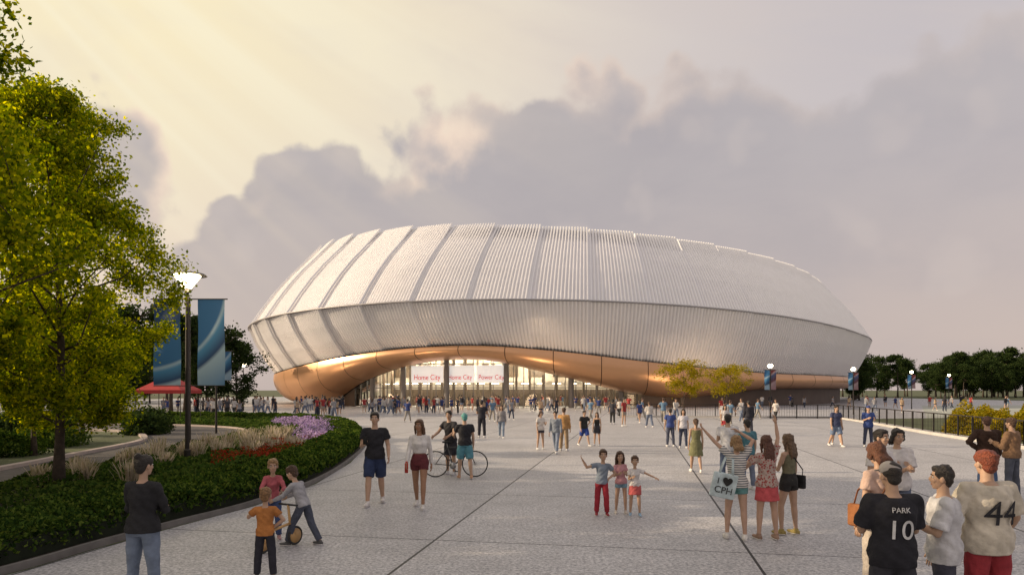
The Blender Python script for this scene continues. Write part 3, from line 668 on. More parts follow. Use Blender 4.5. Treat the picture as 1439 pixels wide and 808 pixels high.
def person_mesh(name,h=1.75,sex='m',legs=STAND,aL=HANG,aR=HANG,lean=0,side=0,top=('tee',(.1,.1,.1)),bottom=('pants',(.1,.1,.15)),hair=('short',(.02,.015,.012)),skin=(.50,.31,.21),shoes=(.6,.6,.6),head=(0,0),hs=1,det=2,fat=1,kind='cloth',extras=None):
    Sc=h/1.75; PR=PM if sex=='m' else PF; sw=.185 if sex=='m' else .158; sw*=fat
    vox={2:.014,1:.02,0:.034}[det]
    mats=[cmat(skin,'skin'),cmat(top[1],kind),cmat(bottom[1]),cmat(hair[1],'hair'),cmat(shoes),cmat((.7,.68,.66)),cmat((.02,.015,.012)),cmat(tuple(q*.72 if i else min(1,q*.85) for i,q in enumerate(skin)))]
    J={}
    hipw=.085
    for sd,sg in (('L',-1),('R',1)):
        p,k,ab=[math.radians(q) for q in legs[sd]]
        hp=np.array([sg*hipw,0,0.]); th=np.array([sg*math.sin(ab),math.sin(p)*math.cos(ab),-math.cos(p)*math.cos(ab)])
        p2=p-k; shn=np.array([sg*math.sin(ab)*.6,math.sin(p2),-math.cos(p2)]); shn=norm(shn)
        kn=hp+th*.43; an=kn+shn*.41; J[sd]=[hp,kn,an]
    zmin=min(J['L'][2][2],J['R'][2][2]); P=np.array([0,0,.085-zmin])
    for sd in 'LR': J[sd]=[q+P for q in J[sd]]
    Rt=rotm(0,lean,side); T=lambda x,y,z:P+Rt@np.array([x,y,z])
    def torso(mb,z0,z1,ease,hem=0,m=0,seg=20):
        zs=[z0]+[q[0] for q in PR if z0+.01<q[0]<z1-.01]+[z1]; pts=[];rad=[]
        for z in zs:
            rx=np.interp(z,[q[0] for q in PR],[q[1] for q in PR])*fat; ry=np.interp(z,[q[0] for q in PR],[q[2] for q in PR])*fat
            if hem and z<.15: rx=max(rx,np.interp(.3,[q[0] for q in PR],[q[1] for q in PR])*fat*.97)+hem*.5
            yo=.0
            if sex=='f' and .3<z<.42: yo=.015
            pts.append(T(0,yo,z)); rad.append((rx+ease,ry+ease+(hem*.5 if z<.15 else 0)))
        mb.tube(pts,rad,m,seg,ref=Rt@np.array([1,0,0.]))
    ru,re,rf,rw=(.049,.039,.041,.027) if sex=='m' else (.041,.033,.034,.023)
    rt,rk,rc,ra=(.086,.056,.058,.038) if sex=='m' else (.088,.054,.054,.034)
    A={}
    for sd,sg,av in (('L',-1,aL),('R',1,aR)):
        s0=T(sg*sw,0,.475); u=norm(np.array(av[0])*[sg,1,1]); f=norm(np.array(av[1])*[sg,1,1])
        if av[0][2]>.3: s0=s0+np.array([-sg*.02,0,.03])
        el_=s0+u*.285; wr=el_+f*.255; A[sd]=(s0,el_,wr,u,f)
    body=MB(); torso(body,-.07,.53,0)
    nb=T(0,0,.51); Rh=rotm(head[0],head[1]+lean*.4); hc=T(0,.012,.57)+Rh@np.array([0,.012,.135*hs])
    body.tube([nb-Rt@np.array([0,0,.04]),T(0,.008,.57),hc-Rh@np.array([0,.01,.03])],[.064,.055 if sex=='m' else .046,.05],0,12)
    for sd,sg in (('L',-1),('R',1)):
        s0,e_,w_,u,f=A[sd]
        body.ell(s0,(ru*1.15,)*3,0); body.tube([T(sg*sw*.45,0,.475),s0],[.06,.052 if sex=='m' else .044],0,10)
        body.tube([s0,s0+u*.14,e_,e_+f*.07,w_],[ru,ru*.95,re,rf,rw],0,12); body.ell(e_,re*1.02,0)
        hp,kn,an=J[sd]; tdir=kn-hp; sdir=an-kn
        body.tube([hp+np.array([0,0,.03]),hp+tdir*.4,kn,kn+sdir*.3,kn+sdir*.75,an],[rt*fat,rt*.88*fat,rk,rc,ra*1.1,ra],0,14); body.ell(kn,rk*1.0,0)
    out=MB()
    def wr(V,amp,fq=1):
        ph=rng.random(3)*6; d=np.sin(V[:,2]*38*fq+V[:,0]*25+ph[0]+3*np.sin(V[:,1]*14+ph[1]))*np.sin(V[:,0]*18+V[:,2]*11+ph[2])
        V=V.copy(); c=V[:,:2].mean(0); q=V[:,:2]-c; q/=np.linalg.norm(q,axis=1)[:,None]+1e-6; V[:,:2]+=q*(d*amp)[:,None]; return V
    V,F=remesh(body,vox,2); out.add(V,F,0)
    hd=MB(); R3=Rh; H=lambda x,y,z:hc+R3@(np.array([x,y,z])*hs)
    def he(mb,c,r,m,**k): mb.ell(H(*c),tuple(q*hs for q in r),m,R=R3,**k)
    he(hd,(0,-.010,.022),(.074,.092,.094),0,seg=20,rings=14); he(hd,(0,.020,-.035),(.056,.066,.078),0,seg=18,rings=12); he(hd,(0,.052,-.082),(.028,.026,.026),0)
    hd.tube([H(0,.078,.02),H(0,.094,-.012),H(0,.086,-.03)],[.008*hs,.014*hs,.012*hs],0,8); he(hd,(-.076,-.002,-.01),(.011,.02,.032),0); he(hd,(.076,-.002,-.01),(.011,.02,.032),0)
    he(hd,(-.034,.060,-.022),(.024,.022,.022),0); he(hd,(.034,.060,-.022),(.024,.022,.022),0)
    V,F=remesh(hd,{2:.0075,1:.012,0:.02}[det],1); out.add(V,F,0)
    if det>=1:
        for sg in (-1,1):
            he(out,(sg*.031,.0715,.010),(.015,.010,.0085),5,seg=10,rings=6); he(out,(sg*.031,.0795,.010),(.0068,.004,.0068),6,seg=8,rings=6)
            out.tube([H(sg*.014,.083,.030),H(sg*.032,.083,.034),H(sg*.05,.072,.028)],[.0035*hs]*3,6,6)
        he(out,(0,.079,-.056),(.023,.010,.0045),7,seg=10,rings=6); he(out,(0,.078,-.064),(.019,.010,.0055),7,seg=10,rings=6)
    hr=MB(); ht=hair[0]
    if ht!='bald':
        he(hr,(0,-.022,.036),(.083,.094,.094),3,seg=20,rings=14)
        if ht!='cap':
            he(hr,(0,.028,.088),(.066,.055,.036),3); he(hr,(-.066,.012,.05),(.02,.05,.05),3); he(hr,(.066,.012,.05),(.02,.05,.05),3)
            rr=np.random.default_rng(int(abs(h*1000))+len(name))
            for _ in range(14):
                a=rr.uniform(0,6.28); b=rr.uniform(.2,1.2); he(hr,(.066*math.cos(a)*math.cos(b),-.022+.078*math.sin(a)*math.cos(b),.040+.085*math.sin(b)),(.026,.026,.018),3,seg=8,rings=6)
        he(hr,(0,-.055,-.02),(.068,.048,.07),3)
        if ht in('long','bob'):
            l=-.34 if ht=='long' else -.13
            hr.tube([H(0,-.04,.03),H(0,-.075,-.05),H(0,-.10,l*.6),H(0,-.09,l)],[(.08*hs,.05*hs),(.088*hs,.05*hs),(.095*hs,.045*hs),(.06*hs,.02*hs)],3,14,ref=R3@np.array([1,0,0.]))
            for sg in(-1,1): hr.tube([H(sg*.068,.0,.05),H(sg*.085,.0,-.04),H(sg*.085,-.02,l*.55)],[.028*hs,.03*hs,.015*hs],3,8)
            for q in (-.06,-.02,.03,.065): hr.tube([H(q,-.10,-.05),H(q*1.1,-.13,l*.7),H(q*.9,-.10,l*1.12)],[.022*hs,.022*hs,.007*hs],3,7)
        if ht=='pony': hr.tube([H(0,-.1,.05),H(0,-.15,.04),H(0,-.165,-.06),H(0,-.14,-.2)],[.028*hs,.036*hs,.034*hs,.012*hs],3,10)
        if ht=='bun': he(hr,(0,-.085,.115),(.042,.042,.04),3)
        V,F=remesh(hr,{2:.009,1:.014,0:.022}[det],1); V=wr(V,.004,2.5); out.add(V,F,3)
    if ht=='cap':
        cp=MB(); he(cp,(0,-.01,.055),(.086,.10,.075),1,seg=20,rings=14); cpx=len(mats); mats.append(cmat(hair[2] if len(hair)>2 else (.3,.3,.32)))
        V,F=remesh(cp,.01 if det else .02,1); out.add(V,F,cpx)
        out.ell(H(0,.105,.045),(.062*hs,.062*hs,.008*hs),cpx,R=R3@np.array(Matrix.Rotation(math.radians(-10),3,'X')),seg=16,rings=6)
    tt=top[0]
    if tt:
        g=MB(); ea_={'tee':.022,'long':.02,'tank':.010,'crop':.014,'jacket':.036,'jersey':.034,'dress':.016}[tt]
        z0={'tee':-.04,'long':-.03,'tank':.02,'crop':.17,'jacket':-.02,'jersey':-.1,'dress':-.02}[tt]
        torso(g,z0,.515 if tt not in('tank','dress') else .46,ea_,hem=0 if tt in('crop','tank','dress') else .02)
        if tt in('tank','dress'):
            for sg in(-1,1): g.tube([T(sg*.10,.05,.44),T(sg*.095,0,.53),T(sg*.10,-.05,.44)],[.03,.026,.03],0,8)
        if tt=='dress':
            mm=(J['L'][1]+J['R'][1])/2
            g.tube([T(0,0,.05),P+(mm-P)*.35,P+(mm-P)*.85],[(.175,.13),(.20,.16),(.235,.20)],0,20,ref=(1,0,0))
        fr_={'tee':.55,'long':2,'tank':0,'crop':2 if top[0]=='crop' and len(top)>2 else .35,'jacket':2,'jersey':.85,'dress':0}[tt]
        if fr_:
            for sd,sg in(('L',-1),('R',1)):
                s0,e_,w_,u,f=A[sd]; es=ea_*.75
                g.tube([T(sg*sw*.35,0,.47),s0-np.array([0,0,.005])],[.075,ru+es+.004],0,12); g.ell(s0,ru+es,0)
                if fr_<1: g.tube([s0,s0+(e_-s0)*fr_],[ru+es,ru+es+.012],0,14)
                else:
                    g.tube([s0,s0+(e_-s0)*.5,e_,e_+(w_-e_)*.5,e_+(w_-e_)*.96],[ru+es,ru+es*.8,re+es,rf*.9+es,rw+es*.6+.003],0,12); g.ell(e_,re+es,0)
        V,F=remesh(g,max(.012,vox*.9),2); V=wr(V,.0085 if tt not in('crop','tank','dress') else .003); out.add(V,F,1)
    bt=bottom[0]
    if bt:
        g=MB()
        if bt in('pants','shorts','long_shorts','jeans'):
            torso(g,-.07,.13 if sex=='m' else .16,.012); fr_={'pants':1.93,'jeans':1.93,'shorts':.55,'long_shorts':.9}[bt]; es={'pants':.022,'jeans':.012,'shorts':.022,'long_shorts':.034}[bt]
            if sex=='f' and bt=='shorts': fr_=.36; es=.016
            for sd in 'LR':
                hp,kn,an=J[sd]
                if fr_<1: g.tube([hp+np.array([0,0,.03]),hp+(kn-hp)*.4*fr_,hp+(kn-hp)*fr_],[rt*fat+.012,rt*fat*.95+es,(rt*(1-.25*fr_))*fat+es],0,16)
                else: g.tube([hp+np.array([0,0,.03]),hp+(kn-hp)*.5,kn,kn+(an-kn)*.4,kn+(an-kn)*(fr_-1+.02)],[rt*fat+.012,rt*.84*fat+es,rk+es,rc*.95+es,ra+es+.008],0,14)
                if fr_>1: g.ell(kn,rk+es,0)
        elif bt=='skirt':
            mm=(J['L'][1]+J['R'][1])/2
            g.tube([T(0,0,.15),T(0,0,.03),P+(mm-P)*.3,P+(mm-P)*.62],[(.135,.105),(.18,.135),(.195,.155),(.205,.17)],0,22,ref=(1,0,0))
        V,F=remesh(g,max(.012,vox*.9),2); V=wr(V,.005,.7); out.add(V,F,2)
    for sd,sg in(('L',-1),('R',1)):
        hp,kn,an=J[sd]; lift=an[2]-.085; pt=min(50,max(0,lift)*260); a=math.radians(pt); fd=np.array([sg*.12,math.cos(a),-math.sin(a)]); fd=norm(fd); upv=norm(np.array([0,math.sin(a),math.cos(a)]))
        base=an-upv*.045; g=MB()
        g.tube([base-fd*.075,base-fd*.04,base+fd*.03,base+fd*.10,base+fd*.155,base+fd*.185],[(.022,.03),(.036,.042),(.038,.042),(.044,.03),(.038,.024),(.018,.014)],0,14,ref=np.cross(fd,upv)); g.tube([an-upv*.05,an+upv*.02],[.045,.042],0,12)
        V,F=remesh(g,.01 if det==2 else .018,2)
        V[:,2]=np.maximum(V[:,2],.004) ; out.add(V,F,4)
        if det==2:
            out.tube([base-upv*.028-fd*.07,base-upv*.03+fd*.05,base-upv*.03+fd*.16],[(.034,.012),(.042,.012),(.034,.011)],5,14,ref=np.cross(fd,upv))
    for sd,sg in(('L',-1),('R',1)):
        s0,e_,w_,u,f=A[sd]; d=norm(f); inw=np.array([-sg,.0,.0])
        if abs(d[0])>.75: inw=np.array([0,-.3,-1.])
        n=norm(inw-d*np.dot(inw,d)); sdv=np.cross(n,d)
        fwdish=np.array([0,1,.3])
        if np.dot(sdv,fwdish)<0: sdv=-sdv
        if det==0: out.tube([w_,w_+d*.08,w_+d*.16],[.024,.034,.014],0,8); continue
        out.tube([w_-d*.015,w_+d*.02,w_+d*.06,w_+d*.088],[(rw,rw*.9),(.032,.018),(.039,.015),(.036,.013)],0,12,ref=sdv)
        for k,(o_,l_) in enumerate(((.028,.070),(.0095,.078),(-.0095,.072),(-.027,.056))):
            b=w_+d*.080+sdv*o_; c=.28+.08*k; d1=norm(d+n*c*.6+sdv*o_*2); d2=norm(d+n*c*2); d3=norm(d+n*c*3.6)
            p1=b+d1*l_*.45; p2=p1+d2*l_*.32; p3=p2+d3*l_*.25; out.tube([b-d*.012,p1,p2,p3],[.0095,.0088,.008,.006],0,7)
        b=w_+d*.022+sdv*.026; p1=b+norm(d*.7+sdv*.7+n*.2)*.04; p2=p1+norm(d+sdv*.25+n*.3)*.032; out.tube([b-d*.01,p1,p2],[.0125,.0105,.008],0,8)
    info=dict(A=A,J=J,T=T,H=H,P=P,PR=PR)
    if extras: extras(out,mats,info)
    V=np.concatenate(out.v)*Sc; out.v=[V]
    me=out.mesh(name,mats,True)
    return me,info,Sc
def person(name,x,y,face=180,text=None,**k):
    me,info,Sc=person_mesh(name,**k); ob=bpy.data.objects.new(name,me); ob.location=(x,y,.006); ob.rotation_euler[2]=-math.radians(face); col.objects.link(ob)
    if text:
        for (body,size,z,colr_,xo) in text:
            tm=textmesh(body,size,cmat(colr_),.001); co_=np.empty(len(tm.vertices)*3); tm.vertices.foreach_get('co',co_); co_=co_.reshape(-1,3)
            PR=info['PR']; out=np.empty_like(co_); fat=k.get('fat',1)
            for i,(a,b,c) in enumerate(co_):
                zz=z+b; a2=a+xo; rx=np.interp(zz,[q[0] for q in PR],[q[1] for q in PR])*fat+.045; ry=np.interp(zz,[q[0] for q in PR],[q[2] for q in PR])*fat+.045
                if zz<.15: rx=max(rx,.19); ry=max(ry,.15)
                yy=-ry*math.sqrt(max(.05,1-(a2/(rx+.02))**2))-.008-c
                out[i]=info['T'](a2,yy,zz)
            tm.vertices.foreach_set('co',(out*Sc).ravel()); tm.update(); t=bpy.data.objects.new('jersey_number',tm); t.parent=ob; col.objects.link(t)
    return ob
def bag(side,colr,z=-.02,size=(.09,.28,.24),strap=True,fwd=0,y=0):
    def f(out,mats,info):
        mi=len(mats); mats.append(cmat(colr)); T=info['T']; g=MB(); c=np.array([side*.27,fwd,z])
        p=T(*c); g.box(p,size); V,F=remesh(g,.018,3); out.add(V,F,mi)
        if strap:
            out.tube([p+np.array([0,size[1]*.3,size[2]*.45]),T(side*.2,.10,.3),T(-side*.03 if side else 0,.11,.47),T(-side*.10,.0,.53),T(-side*.02,-.12,.42),T(side*.2,-.14,.2),p+np.array([0,-size[1]*.3,size[2]*.45])],[(.012,.005)]*7,mi,8)
    return f
def bottle(sd,colr):
    def f(out,mats,info):
        mi=len(mats); mats.append(cmat(colr)); w_=info['A'][sd][2]; d=info['A'][sd][4]; p=w_+d*.09; out.tube([p-np.array([0,.03,.11]),p-np.array([0,.03,-.07]),p-np.array([0,.03,-.08]),p-np.array([0,.03,-.11])],[.034,.034,.02,.02],mi,12)
    return f
def phone(sd):
    def f(out,mats,info):
        mi=len(mats); mats.append(cmat((.02,.02,.02))); w_=info['A'][sd][2]; d=info['A'][sd][4]; p=w_+d*.13; out.box(p+np.array([0,.02,.02]),(.075,.012,.15),mi)
    return f
BK=(.02,.015,.012); BR=(.07,.035,.018); RB=(.16,.04,.015); BLD=(.30,.18,.08)
tee=lambda *c:('tee',c)
person('man_in_black_tshirt',-2.75,13.7,176,h=1.88,legs=dict(L=(-12,14,2),R=(18,6,2)),aL=((.2,-.1,-1),(.1,.6,-.7)),aR=((.2,.1,-1),(-.25,.75,.25)),top=tee(.025,.025,.03),bottom=('long_shorts',(.03,.045,.10)),skin=(.55,.34,.23),shoes=(.65,.62,.6),extras=phone('R'),hair=('short',BK))
person('woman_in_white_crop_top',-1.80,13.3,182,h=1.74,sex='f',legs=dict(L=(16,6,1),R=(-12,14,1)),aL=HANGB,aR=HANGF,top=('crop',(.62,.60,.58),1),bottom=('shorts',(.12,.03,.035)),skin=(.36,.19,.11),hair=('long',(.10,.05,.025)),shoes=(.6,.58,.55),head=(14,0),extras=bottle('R',(.45,.05,.04)))
person('man_in_teal_shorts',-1.22,17.7,-12,h=1.70,legs=dict(L=(10,10,5),R=(-6,6,6)),aL=((.3,.5,-.8),(-.1,.9,-.2)),aR=HANG,lean=6,top=tee(.025,.025,.03),bottom=('long_shorts',(.09,.24,.30)),hair=('short',(.10,.34,.33)),skin=(.5,.32,.22),shoes=(.5,.3,.2))
person('man_with_bicycle',-1.66,18.5,215,h=1.74,legs=STAND,aL=LOW,aR=LOW,lean=6,top=tee(.03,.03,.035),bottom=('long_shorts',(.04,.04,.05)),hair=('short',BK),head=(-20,0))
person('woman_in_striped_top',3.45,10.5,8,h=1.60,sex='f',legs=STAND2,aL=((.75,.2,.75),(.75,.1,.85)),aR=((.55,.3,.9),(-.85,.2,.55)),top=('tee',(.6,.6,.6)),kind='stripe',bottom=('shorts',(.14,.30,.30)),hair=('bob',(.28,.17,.08)),shoes=(.7,.68,.65),skin=(.55,.34,.24),lean=-3,head=(-10,0))
person('woman_in_patterned_top',3.92,10.5,-6,h=1.60,sex='f',legs=STAND,aL=((.5,.3,-.6),(-.5,.6,.4)),aR=((.25,.1,1),(-.1,.1,1)),top=('tee',(.28,.04,.035)),kind='pattern',bottom=('skirt',(.50,.09,.10)),hair=('long',(.10,.04,.025)),shoes=(.3,.2,.15),skin=(.55,.34,.24))
person('woman_in_olive_vest',4.40,10.85,-35,h=1.60,sex='f',legs=STAND2,aL=PHONE,aR=HANG,top=('tank',(.16,.155,.10)),bottom=('shorts',(.03,.03,.03)),hair=('long',(.13,.08,.045)),shoes=(.35,.28,.1),skin=(.52,.33,.23),extras=bag(1,(.02,.02,.022)))
def tote(x,y,z,rz):
    e=empty('tote_bag',(x,y,z)); g=MB(); g.box((0,0,0),(.36,.08,.38)); V,F=remesh(g,.02,3); V[:,1]+=.012*np.sin(V[:,0]*14+V[:,2]*9); mb=MB(); mb.add(V,F)
    for q in(-.03,.03): mb.tube([(-.10,q,.17),(-.06,q,.42),(.05,q,.42),(.10,q,.17)],[(.014,.004)]*4,0,8)
    mb.obj('bag_cloth',[cmat((.50,.60,.63))],True,parent=e)
    for body,zz,sz in(('I \u2665',.06,.13),('CPH',-.07,.14)):
        t=bpy.data.objects.new('bag_lettering',textmesh(body,sz,cmat((.03,.03,.03)),.002)); t.location=(0,-.062,zz); t.rotation_euler=(math.radians(90),0,0); t.parent=e; col.objects.link(t)
    e.rotation_euler=(0,math.radians(12),rz)
tote(3.20,10.32,.86,-.15)
person('boy_in_grey_tshirt',1.64,12.5,180,h=1.15,hs=1.35,aL=HIP,aR=WAVE,legs=STAND2,top=tee(.20,.24,.30),bottom=('pants',(.32,.03,.045)),hair=('short',BR),shoes=(.3,.05,.06),side=-4,fat=.92)
person('girl_in_pink_top',2.03,12.7,178,h=1.10,hs=1.35,sex='f',aL=PHONE,aR=PHONE,legs=STAND,top=tee(.52,.27,.30),bottom=('shorts',(.2,.35,.45)),hair=('long',BR),shoes=(.6,.55,.5),side=4,fat=.92)
person('girl_in_white_tshirt',2.24,12.45,186,h=1.04,hs=1.38,sex='f',aL=((.7,.3,-.3),(.75,.5,-.3)),aR=PHONE,legs=STAND2,top=tee(.58,.56,.56),bottom=('skirt',(.45,.10,.10)),hair=('pony',BR),shoes=(.3,.45,.6),fat=.92)
person('woman_in_black_sweater',-3.84,7.1,6,h=1.62,sex='f',legs=dict(L=(3,2,6),R=(-3,2,8)),aL=FOLD,aR=FOLD,top=('long',(.025,.025,.028)),bottom=('jeans',(.16,.20,.27)),hair=('bun',BK),shoes=(.1,.1,.1),head=(20,0),fat=1.03)
person('boy_in_orange_tshirt',-3.0,8.3,-10,h=1.06,hs=1.35,legs=dict(L=(4,4,7),R=(-3,4,7)),aL=((.6,.5,-.6),(.1,.9,.1)),aR=HIP,top=tee(.42,.17,.05),bottom=('pants',(.03,.03,.04)),hair=('short',(.22,.12,.05)),shoes=(.2,.2,.2),fat=.95)
person('boy_in_grey_sweater',-3.08,10.1,-75,h=1.20,hs=1.3,legs=dict(L=(28,12,4),R=(-14,14,6)),aL=((.3,.6,-.8),(.0,.9,-.4)),aR=((.3,.6,-.8),(.0,.9,-.4)),lean=22,top=('long',(.34,.34,.36)),bottom=('pants',(.07,.08,.11)),hair=('short',BR),shoes=(.1,.1,.1),fat=.95,head=(0,10))
person('girl_in_pink_jacket',-3.68,10.5,160,h=1.20,hs=1.33,sex='f',legs=STAND,aL=((.3,.6,-.7),(-.2,.9,-.2)),aR=((.3,.6,-.7),(-.2,.9,-.2)),lean=12,top=('long',(.42,.11,.13)),bottom=('pants',(.06,.09,.2)),hair=('pony',BLD),shoes=(.5,.3,.3),fat=.95)
person('man_in_cream_jersey',4.32,6.2,-6,h=1.75,legs=dict(L=(0,2,6),R=(0,2,6)),aL=((.45,.15,-1),(-.1,.9,.1)),aR=((.35,.1,-1),(.05,.5,-.6)),top=('jersey',(.56,.51,.42)),bottom=('pants',(.3,.035,.045)),hair=('short',(.20,.045,.018)),shoes=(.5,.5,.5),fat=1.14,text=[('44',.31,.27,(.03,.03,.035),0)])
person('man_in_black_jersey',3.26,5.85,4,h=1.68,legs=STAND,aL=PHONE,aR=PHONE,top=('jersey',(.022,.022,.028)),bottom=('pants',(.04,.04,.05)),hair=('cap',BK,(.30,.28,.27)),shoes=(.5,.5,.5),fat=1.03,text=[('10',.24,.24,(.6,.6,.6),0),('PARK',.065,.42,(.6,.6,.6),0)],head=(-15,5))
person('woman_in_beige_top',3.93,7.3,-20,h=1.74,sex='f',legs=STAND,aL=HANG,aR=HANG,top=('tee',(.50,.36,.30)),bottom=('pants',(.45,.40,.35)),hair=('bob',(.12,.045,.022)),shoes=(.3,.2,.2),head=(10,10),extras=bag(-1,(.25,.10,.04),z=.05))
person('man_in_white_jersey',3.86,6.1,-65,h=1.62,legs=STAND,aL=PHONE,aR=HANG,top=('jersey',(.56,.56,.58)),bottom=('pants',(.05,.05,.07)),hair=('short',BK),shoes=(.5,.5,.5))
person('man_in_white_tshirt',5.12,9.5,150,h=1.75,legs=STAND,aL=PHONE,aR=HANG,top=tee(.58,.56,.56),bottom=('jeans',(.10,.12,.18)),hair=('short',BK),shoes=(.5,.5,.5))
person('woman_in_white_jersey',5.75,10.2,200,h=1.72,sex='f',legs=STAND,aL=PHONE,aR=PHONE,top=('jersey',(.58,.56,.56)),bottom=('pants',(.10,.12,.18)),hair=('bob',BK),shoes=(.5,.5,.5),head=(-20,5))
person('man_in_leather_jacket',10.3,14.8,10,h=1.72,legs=STAND,aL=HIP,aR=HANG,top=('jacket',(.05,.028,.02)),bottom=('jeans',(.10,.16,.30)),hair=('short',(.07,.03,.02)),shoes=(.1,.1,.1),fat=1.08)
person('man_in_brown_jacket',10.4,14.2,-30,h=1.72,legs=STAND,aL=PHONE,aR=HANG,top=('jacket',(.20,.12,.07)),bottom=('jeans',(.08,.09,.12)),hair=('short',BR),shoes=(.1,.1,.1))
mid=[('man_in_dark_tshirt_and_cap',-1.46,32.9,10,dict(h=1.80,aL=FOLD,aR=FOLD,top=tee(.03,.03,.04),bottom=('pants',(.03,.03,.04)),hair=('cap',BK,(.03,.03,.04)))),
('woman_in_grey_jacket',-.5,32.5,180,dict(h=1.62,sex='f',legs=WALK,top=('long',(.25,.24,.25)),bottom=('jeans',(.2,.25,.33)),hair=('long',BR))),
('woman_in_white_blouse',1.1,26.3,150,dict(h=1.48,sex='f',aL=PHONE,top=tee(.6,.58,.56),bottom=('shorts',(.06,.06,.08)),hair=('bob',BR))),
('man_in_blue_hooded_jacket',1.60,24.8,200,dict(h=1.58,lean=8,legs=WALK,top=('long',(.22,.25,.30)),bottom=('jeans',(.20,.24,.32)),hair=('short',BK))),
('man_in_ochre_jacket',1.95,25.7,20,dict(h=1.64,top=('long',(.42,.24,.10)),bottom=('pants',(.3,.22,.14)),hair=('short',BR))),
('man_in_black_and_blue_shorts',2.95,27.9,150,dict(h=1.50,legs=WALK,aL=HIP,top=tee(.03,.03,.03),bottom=('long_shorts',(.03,.06,.25)),hair=('short',BK))),
('woman_in_black_skirt',3.5,28.1,200,dict(h=1.38,sex='f',legs=STAND,top=('tank',(.03,.03,.03)),bottom=('skirt',(.04,.04,.05)),hair=('long',BR))),
('man_in_blue_tshirt',6.4,27.6,0,dict(h=1.55,top=tee(.05,.08,.25),bottom=('jeans',(.07,.08,.12)),hair=('short',BK))),
('woman_in_pale_top',6.75,26.9,190,dict(h=1.55,sex='f',top=tee(.5,.5,.55),bottom=('jeans',(.05,.06,.1)),hair=('long',BK))),
('woman_in_olive_dress',5.12,19.0,5,dict(h=1.54,sex='f',legs=WALK,top=('dress',(.17,.17,.09)),bottom=(None,(.1,.1,.1)),hair=('pony',BR),det=2)),
('man_in_white_shirt',5.06,16.0,15,dict(h=1.73,aL=PHONE,top=('tee',(.58,.58,.60)),bottom=('jeans',(.1,.13,.2)),hair=('short',BK),det=2)),
('man_in_teal_tshirt',5.42,15.7,-20,dict(h=1.62,aL=PHONE,top=tee(.07,.18,.22),bottom=('jeans',(.15,.18,.25)),hair=('short',BK),det=2)),
('man_in_navy_tshirt',13.1,27.6,170,dict(h=1.72,legs=WALK,top=tee(.05,.06,.12),bottom=('long_shorts',(.15,.2,.3)),hair=('short',BK))),
('woman_in_white_dress',13.5,28.4,10,dict(h=1.6,sex='f',legs=WALK,top=('dress',(.55,.53,.53)),bottom=(None,(.1,.1,.1)),hair=('long',BK))),
('man_in_blue_jersey',14.4,27.6,185,dict(h=1.66,legs=STAND,aL=PHONE,aR=PHONE,top=('jersey',(.04,.07,.22)),bottom=('jeans',(.05,.06,.1)),hair=('cap',BK,(.05,.07,.2)))),
('woman_in_red_skirt',10.6,34,180,dict(h=1.6,sex='f',legs=WALK,top=tee(.5,.48,.48),bottom=('skirt',(.4,.05,.06)),hair=('long',BK))),
('man_in_dark_jacket',12.0,34.6,0,dict(h=1.75,top=('jacket',(.03,.03,.04)),bottom=('pants',(.05,.05,.07)),hair=('short',BK))),
('man_in_grey_tshirt',11.2,36,40,dict(h=1.75,top=tee(.3,.3,.32),bottom=('pants',(.05,.05,.07)),hair=('short',BK)))]
for nm,x,y,fc,kk in mid:
    k=dict(det=1); k.update(kk); person(nm,x,y,fc,**k)
vars_=[]
pal=[(.03,.03,.04),(.5,.48,.46),(.04,.06,.18),(.3,.04,.04),(.25,.25,.27),(.6,.58,.55),(.05,.05,.06),(.12,.2,.3),(.4,.3,.2)]
for i in range(14):
    lg=[STAND,WALK,dict(L=(-14,14,1),R=(18,5,1))][i%3]
    me,_,_=person_mesh('crowd_figure',h=1.72 if i%2 else 1.64,sex='f' if i%2==0 else 'm',legs=lg,aL=[HANG,PHONE,HANGB,HIP][i%4],aR=[HANG,HANGF,PHONE][i%3],top=(['tee','long','jersey','tank' if i%2==0 else 'tee'][i%4],pal[i%9]),bottom=(['pants','shorts','jeans'][(i//2)%3],[(.04,.05,.08),(.15,.18,.25),(.03,.03,.03),(.3,.28,.25)][i%4]),hair=(['long','short','bob','cap'][i%4] if i%2==0 else 'short',[BK,BR,BK][i%3]),det=0)
    vars_.append(me)
cw=empty('distant_crowd')
def cf(x,y):
    o=bpy.data.objects.new('figure',random.choice(vars_)); o.location=(x,y,.006); o.rotation_euler[2]=random.random()*6.28; o.scale=(1,1,random.uniform(.94,1.06)); o.parent=cw; col.objects.link(o)
for i in range(80):
    x=random.uniform(-31,12); y=random.uniform(62,82)
    cf(x,y)
    if random.random()<.55: cf(x+random.uniform(.4,.8),y+random.uniform(-.5,.5))
for i in range(14): cf(random.uniform(-8,20),random.uniform(48,60))
for i in range(24): cf(random.uniform(-32,-14),random.uniform(55,66))
for i in range(24): cf(random.uniform(28,60),random.uniform(66,95))
for i in range(6): cf(random.uniform(6,18),random.uniform(40,50))
for i in range(14):
    s=math.radians(random.uniform(180,220)); p=ring(s,.835); cf(p[0],p[1])
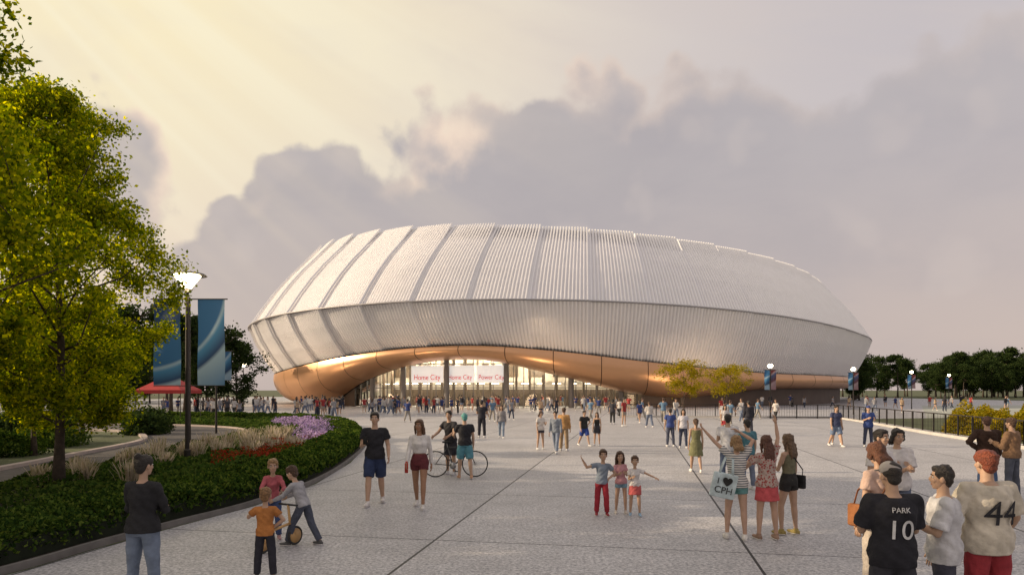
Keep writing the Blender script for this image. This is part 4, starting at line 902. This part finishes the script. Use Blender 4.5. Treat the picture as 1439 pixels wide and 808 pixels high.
def bicycle(x,y,rz):
    e=empty('bicycle',(x,y,.006)); e.rotation_euler[2]=rz; mb=MB(); R=.345
    for cx in(-.52,.52):
        a=np.linspace(0,2*math.pi,41); V=[];F=[]
        for q in a[:-1]:
            for b in range(8):
                c=b*math.pi/4; rr=R-.014+.016*math.cos(c); V.append((cx+rr*math.cos(q),.014*math.sin(c),R+rr*math.sin(q)))
        for i in range(40):
            for b in range(8): F.append((i*8+b,((i+1)%40)*8+b,((i+1)%40)*8+(b+1)%8,i*8+(b+1)%8))
        mb.add(V,F,0)
        for k in range(18):
            q=k*2*math.pi/18; mb.tube([(cx,.02*(-1)**k,R),(cx+(R-.03)*math.cos(q),0,R+(R-.03)*math.sin(q))],[.0025,.0025],1,4)
        mb.tube([(cx,-.05,R),(cx,.05,R)],[.022,.022],1,10)
    bb=(-.06,0,.30); st=(-.20,0,.78); hd=(.36,0,.80); hb=(.39,0,.66)
    for p,q,r in((bb,st,.016),(st,hd,.016),(bb,hb,.018),(hd,hb,.018),(bb,(-.52,0,R),.011),(st,(-.52,0,R),.010),(hb,(.52,0,R),.013)): mb.tube([p,q],[r,r],2,10)
    mb.tube([st,(-.225,0,.90)],[.012,.012],1,8); mb.tube([(-.34,0,.92),(-.22,0,.93),(-.08,0,.915)],[(.07,.025),(.05,.025),(.018,.015)],0,12)
    mb.tube([hd,(.34,0,.93)],[.013,.013],1,8); mb.tube([(.28,-.28,.96),(.34,-.15,.94),(.34,.15,.94),(.28,.28,.96)],[.013]*4,0,8)
    mb.tube([(-.06,-.02,.30),(-.06,.02,.30)],[.09,.09],1,20); mb.tube([(-.06,-.05,.30),(.02,-.05,.16)],[.01,.01],1,6); mb.tube([(-.06,.05,.30),(-.14,.05,.44)],[.01,.01],1,6)
    mb.box((.03,-.09,.155),(.09,.08,.02),0); mb.box((-.15,.09,.445),(.09,.08,.02),0)
    mb.obj('frame_and_wheels',[pmat('rubber',(.02,.02,.02),.7),pmat('steel',(.4,.4,.4),.3,metal=.9),pmat('frame_paint',(.05,.055,.06),.3)],True,parent=e)
bicycle(-1.5,18.05,.06)
e=empty('balance_bike',(-3.35,9.85,.006)); e.rotation_euler[2]=1.1; mb=MB()
for cx in(-.30,.30):
    V=[];F=[]
    for i in range(28):
        q=i*2*math.pi/28
        for b in range(6):
            c=b*math.pi/3; rr=.125+.018*math.cos(c); V.append((cx+rr*math.cos(q),.02*math.sin(c),.145+rr*math.sin(q)))
    for i in range(28):
        for b in range(6): F.append((i*6+b,((i+1)%28)*6+b,((i+1)%28)*6+(b+1)%6,i*6+(b+1)%6))
    mb.add(V,F,0); mb.tube([(cx,-.018,.145),(cx,.018,.145)],[.105,.105],1,20)
mb.tube([(-.30,0,.15),(-.12,0,.30),(.2,0,.34)],[(.02,.03)]*3,1,8); mb.tube([(.30,0,.15),(.2,0,.34),(.16,0,.62)],[.02,.02,.018],1,8); mb.tube([(.16,-.18,.62),(.16,.18,.62)],[.015,.015],0,8); mb.tube([(-.2,0,.35),(-.05,0,.36)],[(.06,.03),(.04,.02)],0,10)
mb.obj('bike_body',[pmat('tyre',(.03,.03,.03),.7),pmat('birch_wood',(.5,.3,.12),.5)],True,parent=e)
print('BUILD TIME',time.time()-T0)
